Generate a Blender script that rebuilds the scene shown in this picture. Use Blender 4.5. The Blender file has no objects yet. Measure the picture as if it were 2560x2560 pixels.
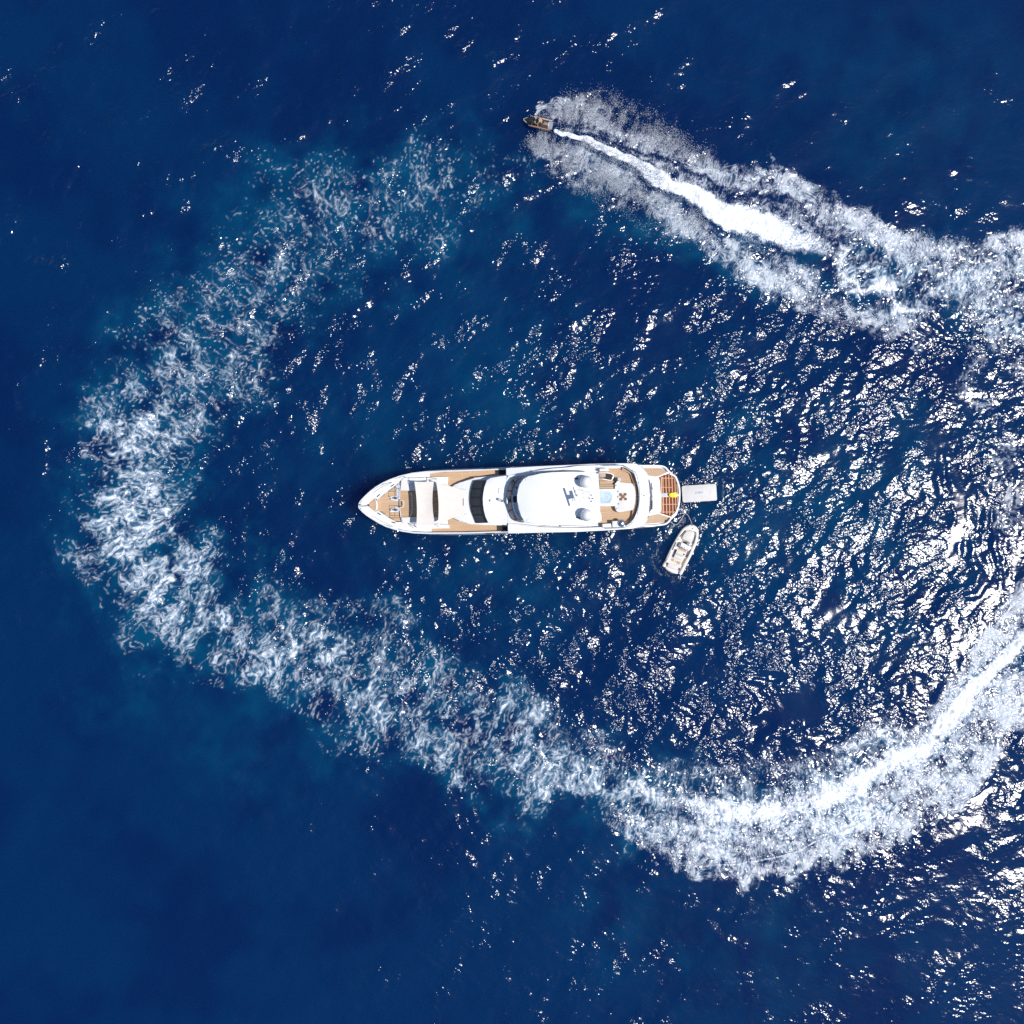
import bpy, bmesh, math, random
import numpy as np
from mathutils import Vector, Matrix

# ------------------------------------------------------------------ camera
H = 107.0            # drone height above the sea
PPM = 24.0           # photograph pixels per metre at sea level
scene = bpy.context.scene
col = scene.collection
cam_d = bpy.data.cameras.new('camera')
cam = bpy.data.objects.new('camera', cam_d)
col.objects.link(cam)
cam.location = (0, 0, H)
cam.rotation_euler = (0, 0, 0)
cam_d.sensor_width = 36.0
cam_d.lens = 36.0 * H / (2 * 1280.0 / PPM)
cam_d.clip_start = 1.0
cam_d.clip_end = 20000.0
scene.camera = cam

# ------------------------------------------------------------------ sky and sun
SUN_EL = math.radians(62.0)
SUN_AZ = math.radians(-14.0)          # measured from +X, so a little below the right edge
world = bpy.data.worlds.new('World')
scene.world = world
world.use_nodes = True
wn = world.node_tree
wn.nodes.clear()
w_out = wn.nodes.new('ShaderNodeOutputWorld')
w_bg = wn.nodes.new('ShaderNodeBackground')
w_sky = wn.nodes.new('ShaderNodeTexSky')
w_sky.sky_type = 'NISHITA'
w_sky.sun_disc = False
w_sky.ozone_density = 4.0
w_sky.dust_density = 0.6
w_sky.sun_elevation = SUN_EL
w_sky.sun_rotation = math.radians(90.0) - SUN_AZ
w_bg.inputs['Strength'].default_value = 0.115
wn.links.new(w_sky.outputs[0], w_bg.inputs['Color'])
wn.links.new(w_bg.outputs[0], w_out.inputs['Surface'])

sun_d = bpy.data.lights.new('sun', 'SUN')
sun_d.energy = 4.4
sun_d.angle = math.radians(0.53)
sun_d.color = (1.0, 0.965, 0.92)
sun = bpy.data.objects.new('sun', sun_d)
col.objects.link(sun)
sun_dir = Vector((math.cos(SUN_AZ) * math.cos(SUN_EL), math.sin(SUN_AZ) * math.cos(SUN_EL), math.sin(SUN_EL)))
sun.rotation_euler = sun_dir.to_track_quat('Z', 'Y').to_euler()
sun.location = sun_dir * 300

vs = scene.view_settings
vs.view_transform = 'Standard'
vs.look = 'None'
vs.exposure = 0.12
vs.gamma = 1.0
vs.use_curve_mapping = False
scene.cycles.use_denoising = False
scene.cycles.max_bounces = 6
scene.cycles.caustics_reflective = False
scene.cycles.caustics_refractive = False
scene.cycles.sample_clamp_indirect = 3.0

# ------------------------------------------------------------------ node helpers
def new_mat(name):
    m = bpy.data.materials.new(name)
    m.use_nodes = True
    m.node_tree.nodes.clear()
    return m

class NT:
    """small helper to write node graphs as expressions"""
    def __init__(self, mat):
        self.t = mat.node_tree
        self.n = self.t.nodes
    def node(self, kind, **kw):
        nd = self.n.new(kind)
        for k, v in kw.items():
            setattr(nd, k, v)
        return nd
    def put(self, sock, v):
        if isinstance(v, bpy.types.NodeSocket):
            self.t.links.new(v, sock)
        elif v is not None:
            sock.default_value = v
    def math(self, op, a, b=None, c=None, clamp=False):
        nd = self.node('ShaderNodeMath', operation=op)
        nd.use_clamp = clamp
        self.put(nd.inputs[0], a)
        if b is not None: self.put(nd.inputs[1], b)
        if c is not None: self.put(nd.inputs[2], c)
        return nd.outputs[0]
    def vmath(self, op, a, b=None, scale=None):
        nd = self.node('ShaderNodeVectorMath', operation=op)
        self.put(nd.inputs[0], a)
        if b is not None: self.put(nd.inputs[1], b)
        if scale is not None: self.put(nd.inputs['Scale'], scale)
        return nd.outputs[0]
    def smooth(self, v, lo, hi, a=0.0, b=1.0):
        nd = self.node('ShaderNodeMapRange', interpolation_type='SMOOTHSTEP')
        self.put(nd.inputs['Value'], v)
        self.put(nd.inputs['From Min'], lo); self.put(nd.inputs['From Max'], hi)
        self.put(nd.inputs['To Min'], a); self.put(nd.inputs['To Max'], b)
        return nd.outputs[0]
    def noise(self, vec, scale, detail=2.0, rough=0.5, dim='3D', lac=2.0):
        nd = self.node('ShaderNodeTexNoise', noise_dimensions=dim)
        nd.normalize = True
        self.put(nd.inputs['Vector'], vec)
        self.put(nd.inputs['Scale'], scale); self.put(nd.inputs['Detail'], detail)
        self.put(nd.inputs['Roughness'], rough); self.put(nd.inputs['Lacunarity'], lac)
        return nd.outputs
    def voronoi(self, vec, scale, feature='F1', rnd=1.0, dim='2D'):
        nd = self.node('ShaderNodeTexVoronoi', feature=feature, voronoi_dimensions=dim)
        self.put(nd.inputs['Vector'], vec)
        self.put(nd.inputs['Scale'], scale)
        self.put(nd.inputs['Randomness'], rnd)
        return nd.outputs
    def mixc(self, f, a, b, blend='MIX'):
        nd = self.node('ShaderNodeMix', data_type='RGBA', blend_type=blend)
        self.put(nd.inputs[0], f)
        self.put(nd.inputs[6], a); self.put(nd.inputs[7], b)
        return nd.outputs[2]
    def mixf(self, f, a, b):
        nd = self.node('ShaderNodeMix', data_type='FLOAT')
        self.put(nd.inputs[0], f); self.put(nd.inputs[2], a); self.put(nd.inputs[3], b)
        return nd.outputs[0]
    def attr(self, name):
        nd = self.node('ShaderNodeAttribute', attribute_name=name)
        nd.attribute_type = 'GEOMETRY'
        return nd.outputs['Fac']
    def mapping(self, vec, rot=(0, 0, 0), scale=(1, 1, 1)):
        nd = self.node('ShaderNodeMapping')
        self.put(nd.inputs['Vector'], vec)
        nd.inputs['Rotation'].default_value = rot
        nd.inputs['Scale'].default_value = scale
        return nd.outputs[0]

# ================================================================== THE SEA
def sea_px(x, y):
    """photograph pixel on the water -> metres"""
    return (x - 1280.0) / PPM, (1280.0 - y) / PPM

rng = np.random.default_rng(7)
CORE = 62.0
NC = 1120
core = np.linspace(-CORE, CORE, NC + 1)
DX = core[1] - core[0]
out_r = [CORE]
st = DX * 1.6
while out_r[-1] < 6000:
    out_r.append(out_r[-1] + st); st *= 1.55
outer = np.array(out_r[1:])
axis = np.concatenate([-outer[::-1], core, outer])
NO = len(outer)
NA = len(axis)
GX, GY = np.meshgrid(core, core)      # [row=y, col=x]

def spectrum_field(power, seed):
    """random field on the core grid whose 2D power is power(kx, ky) in rad/m, unit variance"""
    r = np.random.default_rng(seed)
    n = NC + 1
    k = 2 * np.pi * np.fft.fftfreq(n, DX)
    kx, ky = np.meshgrid(k, k)
    f = np.fft.fft2(r.standard_normal((n, n))) * np.sqrt(power(kx, ky))
    z = np.real(np.fft.ifft2(f))
    return (z - z.mean()) / (z.std() + 1e-12)

def smooth_noise(wl, seed, spread=0.6):
    k0 = 2 * np.pi / wl
    def p(kx, ky):
        k = np.hypot(kx, ky)
        return np.exp(-(k / k0) ** 2)
    return spectrum_field(p, seed)

def wave_band(wl_lo, wl_hi, direction, spread_pow, seed, fall=-3.0):
    k_lo, k_hi = 2 * np.pi / wl_hi, 2 * np.pi / wl_lo
    c, s = math.cos(direction), math.sin(direction)
    def p(kx, ky):
        k = np.hypot(kx, ky) + 1e-9
        cs = np.abs((kx * c + ky * s) / k)
        band = 1 / (1 + np.exp(-(k - k_lo) / (0.15 * k_lo))) * 1 / (1 + np.exp((k - k_hi) / (0.1 * k_hi)))
        return band * k ** fall * (cs ** spread_pow + 0.03)
    return spectrum_field(p, seed)

def sstep(x, a, b):
    t = np.clip((x - a) / (b - a), 0, 1)
    return t * t * (3 - 2 * t)

warp_x = smooth_noise(9.0, 11) * 0.8 + smooth_noise(2.6, 12) * 0.35 + smooth_noise(1.1, 15) * 0.16
warp_y = smooth_noise(9.0, 13) * 0.8 + smooth_noise(2.6, 14) * 0.35 + smooth_noise(1.1, 16) * 0.16

def stroke(pts, soft=0.5, warp=1.0):
    """pts: (px, py, half width px, value).  Returns a field: value near the line, fading over the outer 'soft'
    part of the half width.  Where parts overlap the largest wins."""
    X = GX + warp_x * warp
    Y = GY + warp_y * warp
    res = np.zeros_like(GX)
    P = [(*sea_px(p[0], p[1]), p[2] / PPM, p[3]) for p in pts]
    for (x0, y0, w0, v0), (x1, y1, w1, v1) in zip(P[:-1], P[1:]):
        m = max(w0, w1) + 3.5
        ix0 = max(0, int((min(x0, x1) - m + CORE) / DX)); ix1 = min(NC + 1, int((max(x0, x1) + m + CORE) / DX) + 2)
        iy0 = max(0, int((min(y0, y1) - m + CORE) / DX)); iy1 = min(NC + 1, int((max(y0, y1) + m + CORE) / DX) + 2)
        if ix1 <= ix0 or iy1 <= iy0:
            continue
        sx = X[iy0:iy1, ix0:ix1]; sy = Y[iy0:iy1, ix0:ix1]
        dx, dy = x1 - x0, y1 - y0
        t = np.clip(((sx - x0) * dx + (sy - y0) * dy) / (dx * dx + dy * dy + 1e-9), 0, 1)
        d = np.hypot(sx - x0 - t * dx, sy - y0 - t * dy)
        w = w0 + (w1 - w0) * t
        v = v0 + (v1 - v0) * t
        f = v * (1 - sstep(d / w, 1 - soft, 1.0))
        blk = res[iy0:iy1, ix0:ix1]
        np.maximum(blk, f, out=blk)
    return res

def path_coords(paths):
    """distance along and across the nearest of several wakes (metres), so that foam cells lie with the wake"""
    best = np.full(GX.shape, 1e9); S = np.zeros_like(GX); D_ = np.zeros_like(GX)
    for off, pts in paths:
        P = [sea_px(*p) for p in pts]
        s0 = off
        for (x0, y0), (x1, y1) in zip(P[:-1], P[1:]):
            dx, dy = x1 - x0, y1 - y0
            L = math.hypot(dx, dy)
            t = np.clip(((GX - x0) * dx + (GY - y0) * dy) / (L * L), 0, 1)
            ex, ey = GX - x0 - t * dx, GY - y0 - t * dy
            d = np.hypot(ex, ey)
            sg = np.sign(dx * ey - dy * ex)
            m = d < best
            best[m] = d[m]; S[m] = (s0 + t * L)[m]; D_[m] = (sg * d)[m]
            s0 += L
    return S, D_

def blob(pts, soft):
    """sum-free union of soft discs (px, py, radius px, value)"""
    res = np.zeros_like(GX)
    for x, y, r, v in pts:
        cx, cy = sea_px(x, y)
        d = np.hypot(GX + warp_x * 1.5 - cx, GY + warp_y * 1.5 - cy) / (r / PPM)
        res = np.maximum(res, v * (1 - sstep(d, 1 - soft, 1.0)))
    return res

# --- where the foam lies ---------------------------------------------------------------
# the old ring of lace left by the jet ski, from the far end (top) round the left to the fresh part (right)
RING = [(1330,410,70,.08),(1240,440,120,.16),(1140,465,165,.25),(1040,485,205,.32),(930,505,230,.36),(810,560,250,.38),(700,650,255,.38),(615,755,248,.37),
        (540,860,228,.39),(460,950,210,.45),(390,1030,200,.53),(340,1120,200,.63),(325,1210,203,.69),(340,1310,212,.72),
        (380,1410,216,.72),(450,1490,208,.70),(550,1560,193,.65),(660,1620,183,.59),(790,1670,177,.55),
        (930,1730,172,.55),(1080,1790,168,.57),(1220,1850,162,.60),(1360,1910,156,.62),(1500,1965,152,.64),(1640,2010,150,.66)]
big_n = smooth_noise(6.0, 61); med_n = smooth_noise(2.4, 62); sml_n = smooth_noise(0.9, 63)
def ragged(f, k=1.0):
    return np.clip(f * (1 + k * (0.16 * big_n + 0.18 * med_n + 0.16 * sml_n)), 0, 1.0)
lace = stroke([(x, y, w * .98, v * (.72 if y < 800 and x < 1400 else .84 if y < 960 else 1.06)) for x, y, w, v in RING], soft=.97, warp=1.7)
lace = np.maximum(lace, stroke([(700,1560,40,.15),(760,1510,44,.24),(870,1550,46,.26),(960,1610,48,.26),(1080,1670,56,.30),
        (1230,1750,64,.34),(1340,1800,70,.38),(1450,1860,76,.40),(1560,1910,80,.42)], .9))
lace = ragged(lace)
veins = stroke([(700,640,22,.44),(722,700,22,.46),(700,760,20,.46),(640,860,22,.46),(560,950,24,.5),(520,1030,30,.52),(480,1100,32,.5)], 1, .7)
veins = np.maximum(veins, stroke([(500,930,26,.5),(420,1000,32,.58),(330,1080,60,.66),(220,1110,50,.64),(190,1130,30,.5)], 1, .7))
veins = np.maximum(veins, stroke([(360,1040,40,.82),(300,1090,60,.90),(250,1110,50,.86),(280,1180,50,.8),(340,1270,60,.82),
        (370,1370,60,.84),(440,1460,64,.84),(530,1530,56,.78),(600,1570,40,.66)], 1, 1.3))
veins = np.maximum(veins, stroke([(380,1210,24,.72),(420,1290,30,.78),(480,1390,30,.74),(540,1460,28,.66),(600,1520,22,.55)], 1, .8))
veins = np.maximum(veins, stroke([(740,1590,20,.5),(780,1580,34,.62),(860,1610,34,.62),(930,1650,30,.58),(1010,1700,26,.55),(1100,1740,30,.58)], 1, .8))
veins = np.maximum(veins, stroke([(1100,1750,24,.5),(1170,1765,34,.70),(1250,1800,32,.68),(1370,1870,34,.7),(1470,1900,36,.72),(1540,1910,40,.72),(1600,1960,46,.76)], 1, .9))
veins = np.maximum(veins, stroke([(1130,1770,30,.55),(1160,1840,36,.6),(1230,1900,44,.6),(1330,1950,50,.62),(1450,2010,56,.64)], 1, 1.2))
lace = np.maximum(lace, ragged(veins, .8))
# far right: knotted foam behind the fresh jet
knot = stroke([(1985,600,60,.66),(2080,600,66,.74),(2130,660,70,.80),(2180,720,70,.84),(2260,770,74,.86),(2330,760,50,.66)], .9)
knot = np.maximum(knot, stroke([(2040,560,40,.5),(2150,620,50,.48),(2260,690,80,.52),(2400,690,110,.58),(2570,660,110,.6)], .9))
knot = np.maximum(knot, stroke([(2440,720,90,.54),(2520,800,95,.56),(2570,880,90,.56)], .9))
knot = np.maximum(knot, stroke([(2410,860,34,.34),(2440,960,40,.36),(2470,1060,38,.34),(2500,1160,50,.40),(2540,1240,60,.45)], .9))
lace = np.maximum(lace, ragged(knot))
# lower right arc
arc = stroke([(1500,1960,120,.6),(1640,2010,125,.66),(1780,2050,125,.72),(1920,2050,130,.76),(2060,2010,120,.78),
        (2180,1960,110,.8),(2300,1880,95,.8),(2420,1770,75,.8),(2500,1680,60,.8),(2580,1570,50,.8)], .85)
lace = np.maximum(lace, ragged(arc, .8))

solid = stroke([(1384,324,7,1),(1471,355,15,1),(1563,397,23,1),(1669,450,33,1),(1775,503,43,.98),(1855,545,51,.92),(1921,572,56,.80),(1990,592,54,.58),(2060,620,50,.40)], .8, .32)
solid2 = stroke([(2040,600,18,.3),(2110,650,34,.5),(2150,710,32,.5),(2220,760,40,.56),(2290,770,30,.45)], 1)
solid2 = np.maximum(solid2, stroke([(1460,1910,34,.20),(1560,1960,44,.30),(1680,2005,54,.40),(1800,2030,60,.48),(1940,2028,62,.54),(2080,1990,60,.58),
        (2200,1935,56,.64),(2310,1858,50,.74),(2400,1780,42,.86),(2470,1705,35,.95),(2530,1628,28,1.0),(2590,1545,22,1)], .95, .30))
solid2 = np.maximum(solid2, stroke([(1990,1880,14,.15),(2100,1880,22,.3),(2240,1830,28,.42),(2330,1790,24,.4)], 1, .35))
solid = np.maximum(solid, ragged(solid2, .6))

film = stroke([(1352,292,24,.60),(1410,272,50,.62),(1480,278,64,.62),(1560,300,70,.62),(1640,345,72,.62),(1720,390,64,.58),(1800,410,46,.48),(1850,440,30,.38)], .85, .9)
film = np.maximum(film, stroke([(1322,345,34,.6),(1350,370,55,.62),(1420,400,62,.62),(1500,440,68,.62),(1580,490,76,.62),(1670,530,78,.6),
        (1760,570,72,.58),(1850,620,74,.62),(1940,680,74,.62),(2020,750,80,.62),(2100,800,78,.62),(2200,820,66,.58),(2290,830,44,.45)], .8, .9))
film = np.maximum(film, stroke([(1640,395,18,.56),(1720,410,24,.62),(1800,430,30,.64),(1880,445,46,.66),(1960,460,56,.66),(2030,500,62,.66),(2120,555,64,.66),
        (2220,610,60,.6),(2330,640,58,.58),(2440,640,60,.58),(2580,610,72,.6)], .8, .7))
film = np.maximum(film, stroke([(2300,640,90,.46),(2420,690,130,.5),(2580,700,140,.52)], .95))
film = np.maximum(film, stroke([(2490,820,90,.46),(2550,900,90,.46)], .95))
film = np.maximum(film, stroke([(2480,1180,40,.36),(2540,1260,55,.42),(2580,1360,55,.42)], .95))
film = np.maximum(film, stroke([(1640,2110,44,.50),(1740,2140,56,.62),(1860,2160,64,.70),(1980,2150,70,.70),(2100,2120,74,.72),(2220,2070,76,.74),(2340,1990,78,.76),
        (2440,1910,80,.76),(2520,1830,82,.76),(2590,1760,82,.76)], .6, .7))
film = np.maximum(film, stroke([(1560,2060,54,.46),(1700,2090,74,.60),(1900,2100,84,.64),(2150,2050,84,.66),(2350,1930,80,.70),(2570,1720,80,.74)], .8, .7))
film = np.maximum(film, stroke([(2340,1780,40,.5),(2400,1700,58,.64),(2460,1620,68,.72),(2520,1540,66,.74),(2585,1470,60,.72)], .7, .6))
film = np.maximum(film, stroke([(1700,1930,54,.32),(1850,1950,60,.42),(2000,1920,60,.45),(2150,1870,60,.46),(2280,1810,54,.45),(2380,1720,46,.4)], .9))
film = np.maximum(film, stroke([(1300,1760,54,.26),(1420,1820,60,.32),(1560,1880,60,.34),(1680,1920,54,.32)], .95))
film = np.maximum(film, stroke([(1420,318,20,.5),(1520,338,30,.52),(1620,378,34,.52),(1720,425,36,.5),(1820,470,40,.5),(1920,520,50,.52),(2020,570,60,.55)], .8, .6))
film = np.maximum(film, stroke([(1700,540,40,.5),(1800,590,46,.52),(1900,640,50,.55),(1990,690,55,.55)], .8, .6))
film = ragged(film, .75)
# dark furrows between the jet and its two side curtains
furrow = stroke([(1400,330,5,.5),(1500,342,9,.9),(1600,375,10,.95),(1700,410,10,.9),(1790,450,12,.7),(1870,490,14,.5)], 1, .3)
furrow = np.maximum(furrow, stroke([(1400,350,5,.5),(1480,385,8,.9),(1570,430,12,.95),(1660,490,16,.95),(1740,530,20,.9),(1830,575,20,.6),(1900,640,20,.4)], 1, .3))
film = film * (1 - .62 * furrow)
# thin bright crest line along the outer edge of the fresh wake
crest = stroke([(1745,2148,3,.4),(1765,2146,4,.8),(1790,2160,4,.85),(1850,2163,5,.9),(1900,2156,5,.9),(1990,2130,5,.9),(2090,2080,5,.9),(2180,2040,5,.9),
        (2240,2000,5,.8),(2320,1990,3,.2)], 1, .10)
crest = np.maximum(crest, stroke([(2300,2055,2,.2),(2380,2010,4,.7),(2440,1985,4,.7),(2475,1960,3,.4)], 1, .10))
crest = np.maximum(crest, stroke([(1665,398,3,.4),(1720,408,5,.7),(1790,424,6,.7),(1850,438,6,.5),(1930,452,5,.3)], 1, .12))
crest = np.maximum(crest, stroke([(1600,440,3,.2),(1650,470,4,.6),(1700,510,5,.6),(1730,535,3,.4)], 1, .12))
# fizz round the hulls
film = np.maximum(film, stroke([(1650,1345,8,.3),(1640,1385,11,.4),(1660,1420,11,.36),(1690,1440,8,.3)], 1, .3))
film = np.maximum(film, stroke([(1705,1290,11,.42),(1718,1268,13,.45),(1712,1310,8,.3)], 1, .3))
film = np.maximum(film, stroke([(1655,1340,10,.3),(1690,1312,14,.40),(1712,1285,16,.46),(1706,1262,12,.42)], 1, .4))
film = np.maximum(film, stroke([(1690,1190,8,.36),(1702,1205,9,.40),(1712,1212,8,.32),(1760,1205,7,.3)], 1, .3))
film = np.maximum(film, stroke([(1648,1350,14,.28),(1634,1390,18,.36),(1640,1425,16,.34),(1700,1450,14,.3),(1740,1400,12,.3)], 1, .5))
film = np.maximum(film, stroke([(1800,1200,9,.45),(1806,1230,9,.45),(1804,1255,8,.4)], 1, .3))

aer_glow = stroke([(x, y, w * 1.25, min(1, .25 + v * 1.1)) for x, y, w, v in RING], soft=.85, warp=1.6)
aer_glow = np.maximum(aer_glow, stroke([(1500,480,130,.45),(1700,600,130,.5),(1900,640,150,.6),(2100,700,160,.6),(2350,720,180,.6),(2560,760,180,.6)], .95))
aer_glow = np.maximum(aer_glow, stroke([(1640,2010,180,.6),(1850,2060,190,.6),(2100,2040,190,.65),(2350,1900,170,.65),(2560,1680,150,.65)], .9))
aer_glow = np.maximum(aer_glow, blob([(640,1780,260,.32),(820,1860,200,.25),(330,1770,160,.22),(1600,2330,260,.22),(1180,560,240,.3)], .95))
aer_glow = np.maximum(aer_glow, blob([(900,1150,420,.20),(1300,1000,520,.26),(1300,1450,480,.24),(1800,1200,600,.28),(2200,1300,500,.30),(2200,300,500,.16),(1900,2300,500,.16)], 1.0))  # lighter centre and right: broad light falloff painted into the water colour
aer_glow = np.clip(aer_glow * (1 + .35 * big_n + .25 * med_n), 0, 1)
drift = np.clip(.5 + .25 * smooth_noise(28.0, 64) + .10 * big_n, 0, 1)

# --- wind sea, swell, and how choppy each stretch of water is -------------------------
def chopmap(pts, base):
    num = np.full_like(GX, base * 0.02); den = np.full_like(GX, 0.02)
    for x, y, r, v in pts:
        cx, cy = sea_px(x, y)
        g = np.exp(-((GX - cx) ** 2 + (GY - cy) ** 2) / (r / PPM) ** 2)
        num += g * v; den += g
    return num / den
# --- the lacework itself: threads of bubbles strung along the wake --------------------------
S_, D_ = path_coords([(0.0, [(p[0], p[1]) for p in RING] + [(1780,2045),(1940,2035),(2080,1995),(2200,1940),(2310,1862),(2400,1782),(2470,1708),(2530,1630),(2600,1535)]),
                      (400.0, [(1384,324),(1471,355),(1563,397),(1669,450),(1775,503),(1855,545),(1921,572),(1990,590),(2090,640),(2200,720),(2330,740),(2600,780),(2640,1200)])])
def make_tex(seed, n=1024, wl=16.0):
    r = np.random.default_rng(seed)
    k = np.fft.fftfreq(n) * wl
    kx, ky = np.meshgrid(k, k)
    kk = np.hypot(kx, ky)
    f = np.fft.fft2(r.standard_normal((n, n))) * np.exp(-((kk - 1.0) / .38) ** 2)
    z = np.real(np.fft.ifft2(f))
    return (z / z.std()).astype(np.float32)
TEX = [make_tex(900 + q) for q in range(4)]
def look(q, u, v, wl):
    """band-limited noise of the given wavelength (metres) at coordinates u, v"""
    t = TEX[q]; n = t.shape[0]
    x = (u * (16.0 / wl)) % n; y = (v * (16.0 / wl)) % n
    x0 = np.floor(x).astype(np.int32); y0 = np.floor(y).astype(np.int32)
    fx = (x - x0).astype(np.float32); fy = (y - y0).astype(np.float32)
    x0 %= n; y0 %= n
    x1 = (x0 + 1) % n; y1 = (y0 + 1) % n
    return (t[y0, x0] * (1 - fx) + t[y0, x1] * fx) * (1 - fy) + (t[y1, x0] * (1 - fx) + t[y1, x1] * fx) * fy
U = S_ * 1.1 + warp_x * .25 + smooth_noise(1.5, 71) * .10
V = D_ * .68 + warp_y * .25 + smooth_noise(1.5, 72) * .10
b0 = look(3, U + 31, V + 7, 7.0); b1 = look(2, U + 57, V + 3, 2.6); b2 = look(1, U + 11, V + 91, .9)
here = sstep(lace, .015, .14)
dl = lace * (1 + .14 * b0 + .20 * b1)
def lines(q, wl, w, off=0.0):
    """threads of even width w (metres) along the zero lines of a noise"""
    n = look(q, U + off, V - off, wl)
    gy, gx = np.gradient(n, DX)
    x = np.clip(1.15 - np.abs(n) / (.55 * np.hypot(gx, gy) + 2.6 / wl) / w, 0, 1)
    return x * x * (3 - 2 * x)
g1 = look(0, U + 5, V + 5, .36); g2 = look(1, U + 15, V + 25, .62)
wv = .040 + .092 * np.clip(dl, 0, 1)
L1 = lines(0, 3.0, wv * 1.15) * sstep(dl + .05 * b1 * here, .03, .18)
L2 = lines(1, 1.7, wv, 40) * sstep(dl + .10 * b1 * here, .12, .36)
L3 = lines(2, .95, wv * .9, 80) * sstep(dl + .12 * b1 * here + .05 * b2 * here, .24, .56)
L4 = lines(3, .56, wv * .8, 120) * sstep(dl + .14 * b1 * here + .06 * b2 * here, .42, .82)
net = 1 - (1 - L1 * .70) * (1 - L2 * .72) * (1 - L3 * .66) * (1 - L4 * .55)
fade = np.clip(.62 + .24 * b2 + .22 * g2, .06, 1.15)
m_lace = np.clip(net * fade * (.22 + .84 * dl), 0, 1) * here * (.35 + .65 * sstep(dl, .05, .40))
speck = sstep(g1 + .6 * g2, 1.8 - 1.2 * dl, 2.6 - 1.2 * dl) * here * .40
m_lace = np.maximum(m_lace, speck)
milk = sstep(dl, .36, .95) * .34 * np.clip(1 + .4 * b1 + .3 * b2, 0, 2)
chop = chopmap([(200,200,350,.86),(900,150,350,.70),(1280,150,300,.66),(1700,150,300,.52),(2300,100,350,.14),(2000,300,250,.40),(2450,380,200,.45),
        (100,800,250,.85),(80,1400,250,.75),(150,1900,260,.35),(300,2350,400,.22),(900,2150,260,.55),(1400,2250,300,.62),(1200,2100,200,.6),(1900,2400,300,.5),(2400,2300,250,.42),
        (700,1000,250,1.12),(700,1350,250,1.12),(1000,900,250,1.15),(1300,850,250,1.1),(1600,950,250,1.0),(1900,1000,250,1.0),(1100,1480,220,1.2),
        (1500,1600,250,1.1),(1900,1500,250,1.0),(2200,1250,250,.78),(2450,1200,200,.60),(2400,1500,200,.62),(1500,700,200,.8),(1150,650,200,.7)], .5)
gust = smooth_noise(7.0, 31)
chop = chop * (1 + 0.30 * gust)
# a few smooth wake crests that run round the right-hand side
calm = stroke([(2330,1440,16,.6),(2385,1380,20,.9),(2405,1280,22,.95),(2400,1190,20,.9),(2370,1130,14,.5)], .7, .35)
calm = np.maximum(calm, stroke([(2455,1440,12,.6),(2440,1500,12,.7),(2400,1550,10,.5)], .8, .3))
calm = np.maximum(calm, stroke([(2230,1560,8,.5),(2330,1500,10,.7),(2400,1470,8,.5)], .8, .4))
calm = np.maximum(calm, stroke([(2420,900,16,.6),(2405,980,18,.7),(2420,1060,14,.6)], .8, .4))
chop = np.clip(chop, 0.05, 1.6) * (1 - 0.85 * calm) * (1 - 0.5 * np.clip(solid, 0, 1))

edge = 1 - sstep(np.maximum(np.abs(GX), np.abs(GY)), CORE - 6, CORE)
D1 = math.radians(123)
def slope_rms(z):
    gy, gx = np.gradient(z, DX)
    return math.sqrt((gx ** 2 + gy ** 2).mean() / 2)
def to_slope(z, s):
    return z * (s / slope_rms(z))
w_swell = to_slope(wave_band(5.0, 13.0, D1, 8, 41), 0.042)
w_mid = to_slope(wave_band(1.6, 4.5, D1 + 0.15, 5, 42), 0.048)
w_mid2 = to_slope(wave_band(1.2, 3.2, math.radians(10), 3, 44), 0.036)
w_small = to_slope(wave_band(0.55, 1.3, D1 - 0.5, 1.5, 43), 0.050)
# ripples gather in patches strung along the crests and leave smooth water between
clus = wave_band(1.8, 7.0, D1, 3, 45, -1.5) * .8 + smooth_noise(3.5, 46) * .6 + smooth_noise(12.0, 47) * .3
even = sstep(GX, 0, 40) * .35
ripple = np.maximum(chop * (0.34 + even * .3 + (0.80 - even * .4) * sstep(clus, -0.6, 1.3)), 0.04)
# wake waves: crests that run parallel to the ring, inside and outside it
RS, RD = path_coords([(0.0, [(p[0], p[1]) for p in RING[3:]] + [(1780,2045),(1940,2035),(2080,1995),(2200,1940),(2310,1862),(2400,1782),(2470,1708),(2530,1630),(2600,1400),(2560,1000),(2400,760),(2100,640),(1800,520),(1500,400),(1250,430)])])
from_ring = np.abs(RD)
ph = RD + .55 * smooth_noise(7.0, 81) + .9 * smooth_noise(16.0, 82)
def train(wl, seed):
    return np.cos(2 * np.pi * ph / wl) * np.clip(.35 + .8 * smooth_noise(5.5, seed), 0, 2) + np.cos(2 * np.pi * ph / (wl * 1.31) + 1.0) * np.clip(.3 + .8 * smooth_noise(5.0, seed + 1), 0, 2)
w_wake = to_slope(train(1.9, 83) * 1.0 + train(3.3, 86) * 1.3, 0.085) * np.exp(-from_ring / 26.0)
Z = w_wake * (0.30 + 0.70 * np.clip(chop, 0, 1)) + w_swell * (0.45 + 0.55 * np.clip(chop, 0, 1)) + chop * (w_mid + w_mid2 + w_small)
# churned water stands up in lumps, and the fresh wake has raised shoulders
lump = smooth_noise(0.55, 51); lump2 = smooth_noise(1.3, 52)
Z += solid * (0.10 + 0.05 * lump2 + 0.035 * lump) + crest * 0.14 + film * 0.03 * lump + lace * 0.012 * lump
hullmask = stroke([(1708,1235,40,1),(1788,1231,40,1)], .35, 0) 
hullmask = np.maximum(hullmask, stroke([(1680,1430,30,1),(1735,1318,30,1)], .35, 0))
hullmask = np.maximum(hullmask, stroke([(920,1262,30,1),(1040,1258,80,1),(1300,1250,86,1),(1660,1238,80,1)], .3, 0))
Z *= edge * (1 - .75 * hullmask)

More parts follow.
